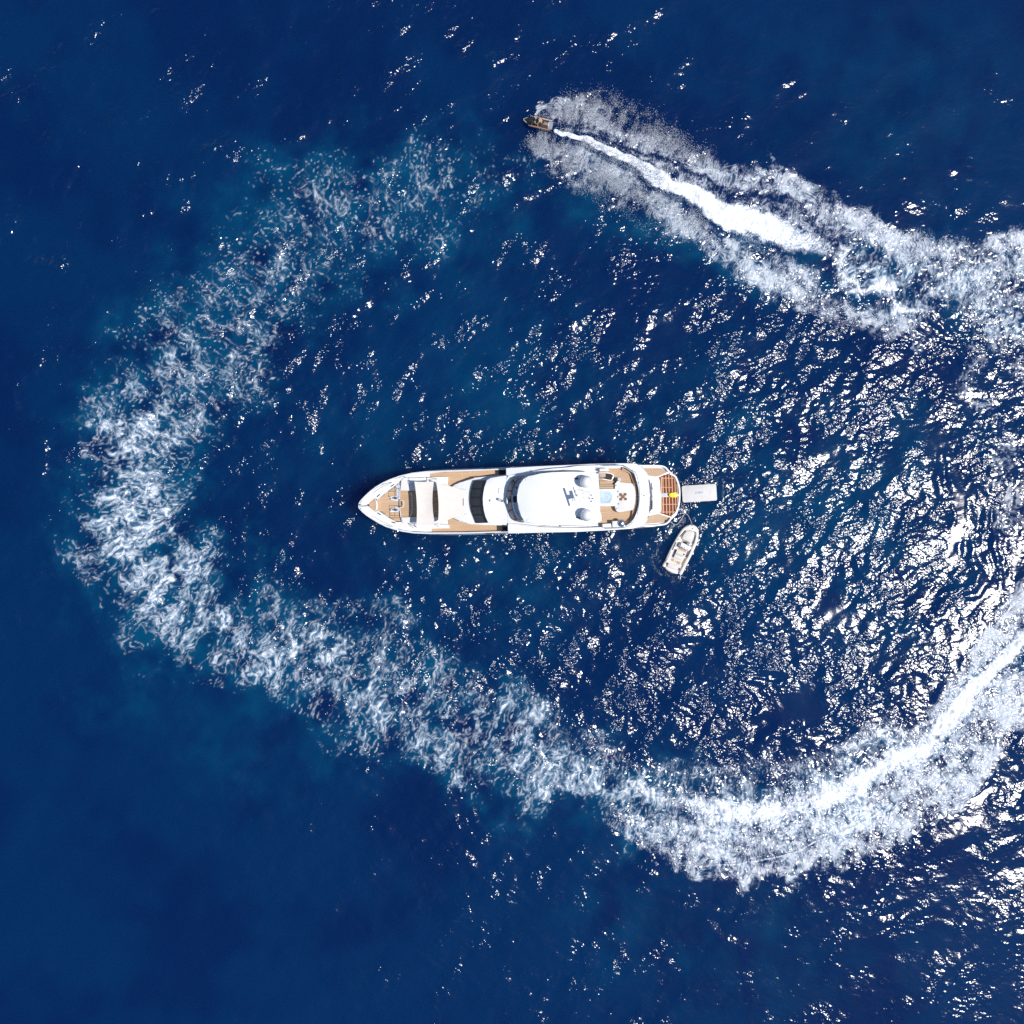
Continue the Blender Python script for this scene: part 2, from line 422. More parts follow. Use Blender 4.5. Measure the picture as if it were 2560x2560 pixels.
verts = np.zeros((NA, NA, 3), np.float32)
AX, AY = np.meshgrid(axis, axis)
verts[..., 0] = AX; verts[..., 1] = AY
verts[NO:NO + NC + 1, NO:NO + NC + 1, 2] = Z
idx = np.arange(NA * NA, dtype=np.int32).reshape(NA, NA)
quads = np.stack([idx[:-1, :-1], idx[:-1, 1:], idx[1:, 1:], idx[1:, :-1]], -1).reshape(-1)
nq = (NA - 1) * (NA - 1)
me = bpy.data.meshes.new('sea')
me.vertices.add(NA * NA)
me.vertices.foreach_set('co', verts.reshape(-1))
me.loops.add(nq * 4)
me.loops.foreach_set('vertex_index', quads)
me.polygons.add(nq)
me.polygons.foreach_set('loop_start', np.arange(0, nq * 4, 4, dtype=np.int32))
me.polygons.foreach_set('use_smooth', np.ones(nq, dtype=bool))
me.update(calc_edges=True)
def put_attr(name, core_field, fill):
    a = me.attributes.new(name, 'FLOAT', 'POINT')
    f = np.full((NA, NA), fill, np.float32)
    f[NO:NO + NC + 1, NO:NO + NC + 1] = core_field * edge + fill * (1 - edge)
    a.data.foreach_set('value', f.reshape(-1))
put_attr('foam_lace', m_lace, 0.0)
put_attr('milky', milk, 0.0)
put_attr('foam_film', film, 0.0)
put_attr('foam_solid', np.maximum(solid, crest * .55), 0.0)
put_attr('aerated_and_glow', aer_glow, 0.0)
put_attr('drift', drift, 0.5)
put_attr('chop', ripple, 0.4)
wa = me.attributes.new('wake_coords', 'FLOAT_VECTOR', 'POINT')
wf = np.zeros((NA, NA, 3), np.float32)
wf[NO:NO + NC + 1, NO:NO + NC + 1, 0] = (S_ * 1.15 + warp_x * .20 + smooth_noise(1.6, 71) * .10 + smooth_noise(.7, 73) * .03) * edge
wf[NO:NO + NC + 1, NO:NO + NC + 1, 1] = (D_ * .72 + warp_y * .20 + smooth_noise(1.6, 72) * .10 + smooth_noise(.7, 74) * .03) * edge
wa.data.foreach_set('vector', wf.reshape(-1))

def sea_material():
    m = new_mat('sea_water')
    g = NT(m)
    pos = g.node('ShaderNodeTexCoord').outputs['Object']
    a_lace, a_film, a_solid = g.attr('foam_lace'), g.attr('foam_film'), g.attr('foam_solid')
    a_aer_glow, a_chop, a_drift, a_milk = g.attr('aerated_and_glow'), g.attr('chop'), g.attr('drift'), g.attr('milky')
    sw = g.node('ShaderNodeAttribute', attribute_name='wake_coords').outputs['Vector']
    M, ADD, SUB, MUL = g.math, 'ADD', 'SUBTRACT', 'MULTIPLY'
    p2 = sw
    # ---- foam: the lace comes from the mesh, fine bubbles are added here
    fine = g.noise(p2, 5.5, 3, .62, '2D')['Fac']
    mid = g.noise(p2, 1.3, 2, .6, '2D')['Fac']
    m_lace = M(MUL, a_lace, M(ADD, .62, M(MUL, g.smooth(fine, .30, .66), .50)), clamp=True)
    # film: fine streaky bubbles
    ff = M(ADD, M(MUL, fine, .80), M(MUL, mid, .32))
    thf = M(SUB, 0.92, M(MUL, a_film, .62))
    m_film = g.smooth(ff, M(SUB, thf, .20), M(ADD, thf, .22))
    m_film = M(MUL, M(MUL, m_film, g.smooth(a_film, .04, .35)), M(ADD, .36, M(MUL, a_film, .32)))
    # solid churn
    ths = M(SUB, 1.0, a_solid)
    m_solid = g.smooth(ff, M(SUB, ths, .26), M(ADD, ths, .26))
    m_solid = M(MUL, m_solid, g.smooth(a_solid, .06, .5))
    inv = lambda s: M(SUB, 1.0, s)
    foam = inv(M(MUL, M(MUL, inv(m_lace), inv(m_film)), inv(m_solid)))
    foam = M(MUL, foam, 1.0, clamp=True)
    # ---- water colour
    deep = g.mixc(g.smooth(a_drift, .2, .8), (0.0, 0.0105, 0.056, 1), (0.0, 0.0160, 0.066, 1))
    body = g.mixc(M(MUL, a_aer_glow, .85, clamp=True), deep, (0.0, 0.050, 0.112, 1))
    milk = M('MAXIMUM', a_milk, M(MUL, g.smooth(a_film, .3, .9), .30))
    milk = M('MAXIMUM', milk, M(MUL, g.smooth(a_solid, .15, .8), .55))
    body = g.mixc(milk, body, (0.06, 0.16, 0.25, 1))
    # ---- ripples too small for the mesh
    pr = g.mapping(pos, rot=(0, 0, math.radians(-33)), scale=(0.8, 1.12, 1))
    rp1 = g.noise(pr, 2.3, 1, .45, '2D')['Fac']
    rp2 = g.noise(pos, 7.0, 0, .5, '2D')['Fac']
    h = M(ADD, M(MUL, rp1, 0.112), M(MUL, rp2, 0.022))
    h = M(MUL, h, a_chop)
    bump = g.node('ShaderNodeBump')
    bump.inputs['Strength'].default_value = 1.0
    bump.inputs['Distance'].default_value = 1.0
    g.put(bump.inputs['Height'], h)
    dif = g.node('ShaderNodeSubsurfaceScattering', falloff='BURLEY')
    dif.inputs['Radius'].default_value = (1.5, 2.5, 4.0)
    dif.inputs['Scale'].default_value = 1.5
    g.put(dif.inputs['Color'], body)
    g.put(dif.inputs['Normal'], bump.outputs[0])
    gl = g.node('ShaderNodeBsdfGlossy', distribution='BECKMANN')
    gl.inputs['Color'].default_value = (1, 1, 1, 1)
    gl.inputs['Roughness'].default_value = 0.20
    g.put(gl.inputs['Normal'], bump.outputs[0])
    fr = g.node('ShaderNodeFresnel')
    fr.inputs['IOR'].default_value = 1.34
    g.put(fr.inputs['Normal'], bump.outputs[0])
    wat = g.node('ShaderNodeMixShader')
    g.put(wat.inputs[0], fr.outputs[0]); g.put(wat.inputs[1], dif.outputs[0]); g.put(wat.inputs[2], gl.outputs[0])
    fo = g.node('ShaderNodeBsdfDiffuse')
    g.put(fo.inputs['Color'], g.mixc(g.smooth(ff, .38, .66), (0.56, 0.62, 0.68, 1), (0.80, 0.81, 0.83, 1)))
    mx = g.node('ShaderNodeMixShader')
    g.put(mx.inputs[0], foam); g.put(mx.inputs[1], wat.outputs[0]); g.put(mx.inputs[2], fo.outputs[0])
    out = g.node('ShaderNodeOutputMaterial')
    g.put(out.inputs['Surface'], mx.outputs[0])
    return m

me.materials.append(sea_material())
sea = bpy.data.objects.new('sea', me)
col.objects.link(sea)
sea['kind'] = 'structure'
sea['label'] = 'deep blue sea with sun glitter and a ring of white wake foam'
# ================================================================== SHARED BUILDERS
def px2w(px, py, z):
    k = (H - z) / H / PPM
    return (px - 1280.0) * k, (1280.0 - py) * k

def frame(px, py, yaw_deg):
    """maps photograph pixels at a given height to a thing's own metres"""
    ox, oy = px2w(px, py, 0.0)
    c, s = math.cos(math.radians(yaw_deg)), math.sin(math.radians(yaw_deg))
    def f(p, z):
        x, y = px2w(p[0], p[1], z)
        dx, dy = x - ox, y - oy
        return (c * dx + s * dy, -s * dx + c * dy)
    f.loc = (ox, oy, 0.0); f.yaw = math.radians(yaw_deg)
    return f

def zoomed(x0, y0, k):
    return lambda *pts: [(x0 + x / k, y0 + y / k) for x, y in pts]

def thing(name, label, cat, fr=None, loc=None, yaw=0.0, group=None):
    o = bpy.data.objects.new(name, None)
    col.objects.link(o)
    o.empty_display_size = 0.3
    o.location = fr.loc if fr else loc
    o.rotation_euler = (0, 0, fr.yaw if fr else yaw)
    o['label'] = label; o['category'] = cat
    if group: o['group'] = group
    return o

def link(name, mesh, mat, parent=None, smooth=False):
    if mat is not None:
        mesh.materials.append(mat)
    if smooth:
        mesh.polygons.foreach_set('use_smooth', np.ones(len(mesh.polygons), dtype=bool))
    o = bpy.data.objects.new(name, mesh)
    col.objects.link(o)
    if parent is not None:
        o.parent = parent
    return o

def bm_obj(name, bm, mat, parent, smooth=False):
    me_ = bpy.data.meshes.new(name)
    bmesh.ops.recalc_face_normals(bm, faces=bm.faces)
    bm.to_mesh(me_); bm.free()
    o = link(name, me_, mat, parent, False)
    if smooth:
        for p in me_.polygons: p.use_smooth = True
        me_.set_sharp_from_angle(angle=math.radians(40))
    return o

def spl(pts, n, closed=False):
    """Catmull-Rom through the points, resampled to n points of even spacing"""
    P = [np.array(p, float) for p in pts]
    m = len(P)
    out = []
    segs = m if closed else m - 1
    for i in range(segs):
        if closed:
            a, b, c, d = P[i - 1], P[i], P[(i + 1) % m], P[(i + 2) % m]
        else:
            a, b, c, d = P[max(i - 1, 0)], P[i], P[i + 1], P[min(i + 2, m - 1)]
        for t in np.linspace(0, 1, 10, endpoint=False):
            out.append(0.5 * (2 * b + (c - a) * t + (2 * a - 5 * b + 4 * c - d) * t * t + (3 * b - a - 3 * c + d) * t ** 3))
    out.append(P[0] if closed else P[-1])
    out = np.array(out)
    L = np.concatenate([[0], np.cumsum(np.linalg.norm(np.diff(out, axis=0), axis=1))])
    q = np.linspace(0, L[-1], n + 1 if closed else n)
    if closed: q = q[:-1]
    return [tuple(np.interp(v, L, out[:, j]) for j in range(out.shape[1])) for v in q]

def prism_bm(pts, z0, z1, bevel=0.03, taper=0.0, bm=None, ztop=None):
    """upright solid over a polygon; taper draws the top in; ztop(x, y) may shape the top"""
    bm = bm or bmesh.new()
    pts = [tuple(p[:2]) for p in pts]
    area = sum(pts[i - 1][0] * pts[i][1] - pts[i][0] * pts[i - 1][1] for i in range(len(pts)))
    if area < 0: pts = pts[::-1]
    cx = sum(p[0] for p in pts) / len(pts); cy = sum(p[1] for p in pts) / len(pts)
    top = []
    for x, y in pts:
        d = math.hypot(x - cx, y - cy) or 1
        k = 1 - taper / d
        X, Y_ = cx + (x - cx) * k, cy + (y - cy) * k
        top.append(bm.verts.new((X, Y_, ztop(X, Y_) if ztop else z1)))
    bot = [bm.verts.new((x, y, z0)) for x, y in pts]
    ft = bm.faces.new(top)
    bm.faces.new(bot[::-1])
    n = len(pts)
    for i in range(n):
        j = (i + 1) % n
        bm.faces.new([top[i], bot[i], bot[j], top[j]])
    if bevel > 0:
        es = [e for e in ft.edges]
        bmesh.ops.bevel(bm, geom=es, offset=bevel, segments=2, profile=0.5, affect='EDGES', clamp_overlap=True)
    return bm

def prism(name, pts, z0, z1, mat, parent, bevel=0.03, taper=0.0, smooth=True, ztop=None):
    return bm_obj(name, prism_bm(pts, z0, z1, bevel, taper, None, ztop), mat, parent, smooth)

def box_bm(bm, c, s, rz=0.0, bevel=0.0, ry=0.0, rx=0.0):
    r = bmesh.ops.create_cube(bm, size=1.0)
    M_ = Matrix.Translation(c) @ Matrix.Rotation(rz, 4, 'Z') @ Matrix.Rotation(ry, 4, 'Y') @ Matrix.Rotation(rx, 4, 'X') @ Matrix.Diagonal((*s, 1))
    bmesh.ops.transform(bm, matrix=M_, verts=r['verts'])
    if bevel > 0:
        es = list({e for v in r['verts'] for e in v.link_edges})
        bmesh.ops.bevel(bm, geom=es, offset=bevel, segments=2, affect='EDGES', clamp_overlap=True)
    return bm

def box(name, c, s, mat, parent, rz=0.0, bevel=0.02, ry=0.0, rx=0.0):
    return bm_obj(name, box_bm(bmesh.new(), c, s, rz, bevel, ry, rx), mat, parent, bevel > 0)

def tube_bm(bm, path, r, seg=8, caps=True):
    P = [Vector(p) for p in path]
    rings = []
    up = Vector((0, 0, 1))
    for i, p in enumerate(P):
        t = (P[min(i + 1, len(P) - 1)] - P[max(i - 1, 0)]).normalized()
        a = t.cross(up)
        if a.length < 1e-3: a = t.cross(Vector((1, 0, 0)))
        a.normalize(); b = a.cross(t)
        rr = r[i] if isinstance(r, (list, tuple)) else r
        rings.append([bm.verts.new(p + rr * (math.cos(2 * math.pi * k / seg) * a + math.sin(2 * math.pi * k / seg) * b)) for k in range(seg)])
    for A, B in zip(rings[:-1], rings[1:]):
        for k in range(seg):
            bm.faces.new([A[k], A[(k + 1) % seg], B[(k + 1) % seg], B[k]])
    if caps:
        bm.faces.new(rings[0][::-1]); bm.faces.new(rings[-1])
    return bm

def tube(name, path, r, mat, parent, seg=8):
    return bm_obj(name, tube_bm(bmesh.new(), path, r, seg), mat, parent, True)

def lathe_bm(bm, c, prof, seg=28):
    """prof: (radius, z) from bottom to top"""
    rings = []
    for r, z in prof:
        if r < 1e-4:
            rings.append([bm.verts.new((c[0], c[1], c[2] + z))])
        else:
            rings.append([bm.verts.new((c[0] + r * math.cos(2 * math.pi * k / seg), c[1] + r * math.sin(2 * math.pi * k / seg), c[2] + z)) for k in range(seg)])
    for A, B in zip(rings[:-1], rings[1:]):
        for k in range(seg):
            k2 = (k + 1) % seg
            if len(A) == 1 and len(B) == 1: continue
            if len(A) == 1: bm.faces.new([A[0], B[k2], B[k]])
            elif len(B) == 1: bm.faces.new([A[k], A[k2], B[0]])
            else: bm.faces.new([A[k], A[k2], B[k2], B[k]])
    if len(rings[0]) > 1: bm.faces.new(rings[0][::-1])
    if len(rings[-1]) > 1: bm.faces.new(rings[-1])
    return bm

def lathe(name, c, prof, mat, parent, seg=28):
    return bm_obj(name, lathe_bm(bmesh.new(), c, prof, seg), mat, parent, True)

def wall_bm(bm, outer, inner, z0, z1):
    """solid band between two equal-length point rows (each x, y), z may be a number or a list per point"""
    n = len(outer)
    zf = lambda z, i: z[i] if isinstance(z, (list, tuple, np.ndarray)) else z
    R = []
    for i in range(n):
        R.append([bm.verts.new((*outer[i][:2], zf(z0, i))), bm.verts.new((*outer[i][:2], zf(z1, i))),
                  bm.verts.new((*inner[i][:2], zf(z1, i))), bm.verts.new((*inner[i][:2], zf(z0, i)))])
    for A, B in zip(R[:-1], R[1:]):
        for k in range(4):
            bm.faces.new([A[k], A[(k + 1) % 4], B[(k + 1) % 4], B[k]])
    bm.faces.new(R[0][::-1]); bm.faces.new(R[-1])
    return bm

def offset_row(row, d):
    """shift a polyline sideways (to its left for d > 0)"""
    out = []
    for i in range(len(row)):
        a = np.array(row[max(i - 1, 0)][:2]); b = np.array(row[min(i + 1, len(row) - 1)][:2])
        t = b - a; t = t / (np.linalg.norm(t) + 1e-9)
        out.append((row[i][0] - t[1] * d, row[i][1] + t[0] * d))
    return out

def sheet_bm(T, B, nz, bl=0.0, br=0.0, z=None, thick=0.015):
    """cloth between a top row T and bottom row B (x, y, z); bl / br bow the two ends inwards"""
    bm = bmesh.new()
    n = len(T)
    def pt(i, j):
        s, t = i / (n - 1), j / nz
        p = np.array(T[i]) * (1 - t) + np.array(B[i]) * t
        w = 4 * t * (1 - t)
        p[0] += bl * w * (1 - s) ** 2 - br * w * s ** 2
        p[2] -= (z or 0) * w * (4 * s * (1 - s))
        return p
    up = [[bm.verts.new(pt(i, j)) for j in range(nz + 1)] for i in range(n)]
    dn = [[bm.verts.new(pt(i, j) - np.array([0, 0, thick])) for j in range(nz + 1)] for i in range(n)]
    for i in range(n - 1):
        for j in range(nz):
            bm.faces.new([up[i][j], up[i + 1][j], up[i + 1][j + 1], up[i][j + 1]])
            bm.faces.new([dn[i][j + 1], dn[i + 1][j + 1], dn[i + 1][j], dn[i][j]])
        bm.faces.new([dn[i][0], dn[i + 1][0], up[i + 1][0], up[i][0]])
        bm.faces.new([up[i][nz], up[i + 1][nz], dn[i + 1][nz], dn[i][nz]])
    for j in range(nz):
        bm.faces.new([up[0][j], up[0][j + 1], dn[0][j + 1], dn[0][j]])
        bm.faces.new([dn[n - 1][j], dn[n - 1][j + 1], up[n - 1][j + 1], up[n - 1][j]])
    return bm

def text_part(name, body, size, mat, parent, loc, rz=0.0, thick=0.004):
    cu = bpy.data.curves.new(name, 'FONT')
    cu.body = body; cu.size = size; cu.extrude = thick; cu.align_x = 'CENTER'; cu.align_y = 'CENTER'
    cu.offset = size * 0.02
    tmp = bpy.data.objects.new(name, cu)
    col.objects.link(tmp)
    dg = bpy.context.evaluated_depsgraph_get()
    m_ = bpy.data.meshes.new_from_object(tmp.evaluated_get(dg))
    bpy.data.objects.remove(tmp); bpy.data.curves.remove(cu)
    o = link(name, m_, mat, parent)
    o.location = loc; o.rotation_euler = (0, 0, rz)
    return o

# ------------------------------------------------------------------ materials for the boats
def plain(name, colr, rough=0.45, metal=0.0, spec=0.5, dirt=0.06, dirt_scale=3.0, grain=0.0, coat=0.0):
    m = new_mat(name); g = NT(m)
    pos = g.node('ShaderNodeTexCoord').outputs['Object']
    n = g.noise(pos, dirt_scale, 4, .6)['Fac']
    c = g.mixc(g.smooth(n, .35, .75), (*colr, 1), (*[v * (1 - dirt * 2) for v in colr], 1))
    b = g.node('ShaderNodeBsdfPrincipled')
    g.put(b.inputs['Base Color'], c)
    g.put(b.inputs['Roughness'], g.math('ADD', rough, g.math('MULTIPLY', g.math('SUBTRACT', n, .5), .15)))
    b.inputs['Metallic'].default_value = metal
    b.inputs['Specular IOR Level'].default_value = spec
    b.inputs['Coat Weight'].default_value = coat
    if grain > 0:
        bp = g.node('ShaderNodeBump'); bp.inputs['Strength'].default_value = grain; bp.inputs['Distance'].default_value = 0.01
        g.put(bp.inputs['Height'], g.noise(pos, 60, 2, .5)['Fac'])
        g.put(b.inputs['Normal'], bp.outputs[0])
    o = g.node('ShaderNodeOutputMaterial'); g.put(o.inputs['Surface'], b.outputs[0])
    return m

def teak(name, a=(.53, .365, .235), b=(.45, .295, .175), seam=(.20, .13, .08), width=0.11, along='x'):
    m = new_mat(name); g = NT(m)
    pos = g.node('ShaderNodeTexCoord').outputs['Object']
    sep = g.node('ShaderNodeSeparateXYZ'); g.put(sep.inputs[0], pos)
    u, v = (sep.outputs[0], sep.outputs[1]) if along == 'x' else (sep.outputs[1], sep.outputs[0])
    k = g.math('DIVIDE', v, width)
    row = g.math('FLOOR', k)
    fr_ = g.math('FRACT', k)
    cmb = g.node('ShaderNodeCombineXYZ'); g.put(cmb.inputs[0], g.math('MULTIPLY', u, .35)); g.put(cmb.inputs[1], g.math('MULTIPLY', row, 7.13))
    tone = g.noise(cmb.outputs[0], 1.0, 2, .5)['Fac']
    cmb2 = g.node('ShaderNodeCombineXYZ'); g.put(cmb2.inputs[0], g.math('MULTIPLY', u, 2.0)); g.put(cmb2.inputs[1], g.math('MULTIPLY', v, 40))
    grain = g.noise(cmb2.outputs[0], 1.0, 3, .6)['Fac']
    c = g.mixc(g.smooth(tone, .3, .7), (*a, 1), (*b, 1))
    c = g.mixc(g.math('MULTIPLY', g.smooth(grain, .4, .8), .35), c, (*[q * .7 for q in b], 1))
    big = g.noise(pos, .7, 3, .6)['Fac']
    c = g.mixc(g.math('MULTIPLY', g.smooth(big, .5, .8), .3), c, (.55, .40, .26, 1))
    sm = g.math('MULTIPLY', g.math('GREATER_THAN', g.math('ABSOLUTE', g.math('SUBTRACT', fr_, .5)), .44), .75)
    c = g.mixc(sm, c, (*seam, 1))
    bs = g.node('ShaderNodeBsdfPrincipled')
    g.put(bs.inputs['Base Color'], c); bs.inputs['Roughness'].default_value = .7; bs.inputs['Specular IOR Level'].default_value = .25
    o = g.node('ShaderNodeOutputMaterial'); g.put(o.inputs['Surface'], bs.outputs[0])
    return m

def glass(name, colr, rough=.06):
    m = new_mat(name); g = NT(m)
    pos = g.node('ShaderNodeTexCoord').outputs['Object']
    n = g.noise(pos, 1.2, 3, .6)['Fac']
    b = g.node('ShaderNodeBsdfPrincipled')
    g.put(b.inputs['Base Color'], g.mixc(g.smooth(n, .35, .7), (*colr, 1), (*[v * .7 for v in colr], 1)))
    b.inputs['Roughness'].default_value = rough; b.inputs['IOR'].default_value = 1.5
    o = g.node('ShaderNodeOutputMaterial'); g.put(o.inputs['Surface'], b.outputs[0])
    return m

def striped(name, a, b, width, along='x', sharp=.1, rough=.8):
    m = new_mat(name); g = NT(m)
    pos = g.node('ShaderNodeTexCoord').outputs['Object']
    sep = g.node('ShaderNodeSeparateXYZ'); g.put(sep.inputs[0], pos)
    v = sep.outputs[1] if along == 'x' else sep.outputs[0]
    f = g.math('FRACT', g.math('DIVIDE', v, width))
    n = g.noise(pos, 2.5, 3, .6)['Fac']
    base = g.mixc(g.math('MULTIPLY', g.smooth(n, .4, .8), .3), (*a, 1), (*[q * .85 for q in a], 1))
    c = g.mixc(g.math('LESS_THAN', f, sharp), base, (*b, 1))
    bs = g.node('ShaderNodeBsdfPrincipled')
    g.put(bs.inputs['Base Color'], c); bs.inputs['Roughness'].default_value = rough; bs.inputs['Specular IOR Level'].default_value = .2
    o = g.node('ShaderNodeOutputMaterial'); g.put(o.inputs['Surface'], bs.outputs[0])
    return m

M_WHITE = plain('gelcoat_white', (.70, .705, .71), .28, coat=.3, dirt=.02, dirt_scale=.6)
M_WHITE2 = plain('deck_white', (.72, .72, .715), .55, dirt=.03, dirt_scale=1.2)
M_HULL = plain('hull_white', (.66, .68, .71), .22, coat=.5, dirt=.02, dirt_scale=.4)
M_TEAK = teak('teak_deck')
M_TEAK_D = teak('teak_sole', (.48, .325, .20), (.41, .265, .155), width=.09)
M_TEAK_PALE = teak('teak_weathered', (.50, .36, .24), (.44, .30, .19), (.16, .11, .08), width=.10)
M_GREY = plain('grey_paint', (.23, .25, .30), .5)
M_LGREY = plain('light_grey_paint', (.45, .47, .52), .5)
M_BLACK = plain('black_rubber', (.012, .012, .014), .5)
M_STEEL = plain('stainless_steel', (.52, .54, .57), .22, metal=1.0, dirt=.05)
M_GLASS = glass('dark_windscreen_glass', (.035, .034, .034))
M_FRAME = plain('windscreen_black_frame', (.010, .010, .014), .35)
M_PLEXI = glass('rose_tinted_screen', (.27, .215, .225), .12)
M_PLEXI_F = plain('screen_frame_brown', (.035, .018, .022), .4)
M_CANVAS = plain('cream_canvas', (.65, .60, .54), .9, spec=.1, dirt=.03, dirt_scale=2.0, grain=.1)
M_CUSH = striped('quilted_grey_cushion', (.52, .52, .53), (.36, .37, .39), .17, 'y', .12)
M_CUSHW = striped('ribbed_white_cushion', (.66, .64, .61), (.52, .50, .48), .13, 'y', .10)
M_PAD = striped('cream_slatted_pad', (.66, .645, .61), (.56, .54, .50), .10, 'y', .14)
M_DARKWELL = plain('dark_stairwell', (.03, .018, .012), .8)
M_MAHOG = plain('wet_mahogany', (.16, .034, .012), .8, spec=.12, dirt=.25, dirt_scale=5)
M_BAR = plain('wet_grating_bar', (.30, .10, .05), .7, spec=.15, dirt=.2, dirt_scale=7)
M_SLAT = plain('pale_teak_slat', (.58, .36, .22), .6, dirt=.12, dirt_scale=9)
M_WATERTUB = plain('tub_pale_blue', (.56, .66, .72), .15, dirt=.03)
M_YELLOW = plain('yellow_plastic', (.80, .62, .02), .3, coat=.4, dirt=.06)
M_PVC = plain('pale_grey_pvc', (.56, .54, .52), .6, dirt=.04, dirt_scale=1.5, grain=.1)
M_INK = plain('teal_grey_print', (.22, .33, .37), .7)
M_BROWN = plain('dark_brown_trim', (.045, .026, .018), .6)
# ================================================================== THE MOTOR YACHT
YF = frame(1300, 1249.6, 2.0)
yacht = thing('motor_yacht', 'large white motor yacht with teak decks and cream awnings inside the wake ring', 'yacht', YF)
q1 = zoomed(880, 1140, 6.44); q2 = zoomed(1140, 1140, 6.44); q3 = zoomed(1400, 1140, 6.44); q4 = zoomed(1560, 1140, 7.43)
qb = zoomed(880, 1180, 12.07); qm = zoomed(1000, 1170, 10.733); qf = zoomed(1480, 1160, 11.367); qa = zoomed(1400, 1170, 13.8)
qs = zoomed(1640, 1170, 13.8); qw = zoomed(1250, 1160, 10.733)
def Y(pts, z):
    return [YF(p, z) for p in pts]
def Y3(pts, z):
    return [(*YF(p, z), z) for p in pts]

# ---- hull
NORTH = [(895,1262.7),(897,1255),(908,1242.5),(921,1230),(939,1216),(957.6,1205),(982.5,1194),(1013.5,1184),(1044.6,1177.5),(1081.9,1173),(1128.4,1171.3),(1180,1170),
         (1210,1169),(1287.5,1165.6),(1342,1163.3),(1440,1161),(1477,1159.4),(1555,1158),(1594,1158),(1620,1160.5),(1650,1163)]
SOUTH = [(895,1268.9),(900,1276.6),(911,1287.5),(926.6,1298.4),(946.8,1310.8),(967,1320),(991.8,1327.9),(1019.8,1334),(1050.8,1337.2),(1089.6,1338.8),(1180,1338),
         (1264,1334.9),(1357,1331.8),(1440,1329),(1508.7,1327),(1586,1321.7),(1633,1317),(1650,1314.5)]
nx_, ny_ = zip(*NORTH); sx_, sy_ = zip(*SOUTH)
HX = [895.5, 899, 905, 913, 924, 938, 955, 975, 1000, 1030, 1065, 1110, 1160, 1220, 1290, 1360, 1430, 1500, 1560, 1590, 1606]
def sm(x, a, b):
    t = min(1, max(0, (x - a) / (b - a))); return t * t * (3 - 2 * t)
def rail_z(px):
    return 3.75 - .35 * sm(px, 895, 1100) - .25 * sm(px, 1560, 1606)
bm = bmesh.new()
rings = []
RAIL_P, RAIL_S = [], []
for px in HX:
    zr = rail_z(px)
    n = YF((px, np.interp(px, nx_, ny_)), zr); s = YF((px, np.interp(px, sx_, sy_)), zr)
    u = n[0]; cy = (n[1] + s[1]) / 2; hb = (n[1] - s[1]) / 2
    t = sm(px, 895, 1130); t2 = sm(px, 990, 1110)
    lev = [(-0.7, .30 + .55 * t, 2.6), (0.1, .42 + .50 * t, 1.9), (1.1, .66 + .32 * t, 1.0), (2.2, .88 + .12 * t, .45), (2.75, .96 + .04 * t, .2)]
    rake = 1 - sm(px, 895, 1010)
    ring = []
    for z, k, rk in lev:
        ring.append((u + rk * rake, hb * k, z * min(1, zr / 3.2)))
    inset = .02 + .15 * t2
    ring.append((u, hb - inset, zr))
    ring.append((u, hb - inset - .13 * min(1, hb / .5 + .15), zr))
    RAIL_P.append((u, cy + hb - inset - .07, zr)); RAIL_S.append((u, cy - hb + inset + .07, zr))
    deck_z = min(2.66, zr - .3)
    ring.append((u, max(hb - inset - .15, .02), deck_z))
    rings.append([[bm.verts.new((x, cy + sg * max(y, .015), z)) for x, y, z in ring] for sg in (1, -1)])
for A, B in zip(rings[:-1], rings[1:]):
    for sd in (0, 1):
        for k in range(len(A[0]) - 1):
            bm.faces.new([A[sd][k], A[sd][k + 1], B[sd][k + 1], B[sd][k]])
for R in (rings[0], rings[-1]):
    for k in range(len(R[0]) - 1):
        bm.faces.new([R[0][k], R[1][k], R[1][k + 1], R[0][k + 1]])
hull = bm_obj('hull', bm, M_HULL, yacht, True)
for row in (RAIL_P, RAIL_S):
    tube('toe_rail', [(x, y, z + .015) for x, y, z in row[1:-2]], .035, M_WHITE, hull)
# the white weather deck that closes the hull
bm = bmesh.new()
deck_n = [YF((px, np.interp(px, nx_, ny_) + 3.5), 3.0) for px in HX[1:]]
deck_s = [YF((px, np.interp(px, sx_, sy_) - 3.5), 3.0) for px in HX[1:]]
va = [[bm.verts.new((*p, z)) for p, z in ((a, 2.64), (b, 2.64))] for a, b in zip(deck_n, deck_s)]
for A, B in zip(va[:-1], va[1:]):
    bm.faces.new([A[0], A[1], B[1], B[0]])
bm_obj('weather_deck', bm, M_WHITE2, yacht)

# ---- bow: white side coamings with the teak foredeck between them
teak_fore = Y(q1((400,715),(600,545),(690,470),(765,440),(775,560),(770,700),(760,830),(785,1040),(700,1060),(560,970),(430,885),(405,860)), 2.7)
prism('foredeck', teak_fore, 2.60, 2.700, M_TEAK, yacht, 0)
north_c = q1((122,772),(195,672),(292,578),(420,482),(552,415),(690,372),(860,318),(800,372),(700,470),(600,545),(500,620),(400,715),(385,675),(360,665),(290,730),(270,775))
south_c = q1((122,815),(195,920),(295,1003),(425,1085),(555,1145),(700,1195),(800,1135),(790,1060),(700,1070),(560,975),(430,890),(400,875),(375,910),(290,850),(270,805))
prism('bow_coaming', Y(north_c, 3.38), 2.62, 3.38, M_WHITE, yacht, .06)
prism('bow_coaming', Y(south_c, 3.38), 2.62, 3.38, M_WHITE, yacht, .06)
prism('bow_teak_step', Y(q1((278,765),(358,672),(385,720),(395,790),(388,850),(372,908),(290,850),(278,800)), 3.2), 2.62, 3.2, M_TEAK, yacht, 0)
prism('bow_step_edge', Y(q1((358,668),(378,690),(402,740),(408,800),(400,860),(375,912),(368,908),(386,850),(394,790),(384,722)), 3.24), 2.62, 3.24, M_WHITE, yacht, .01)
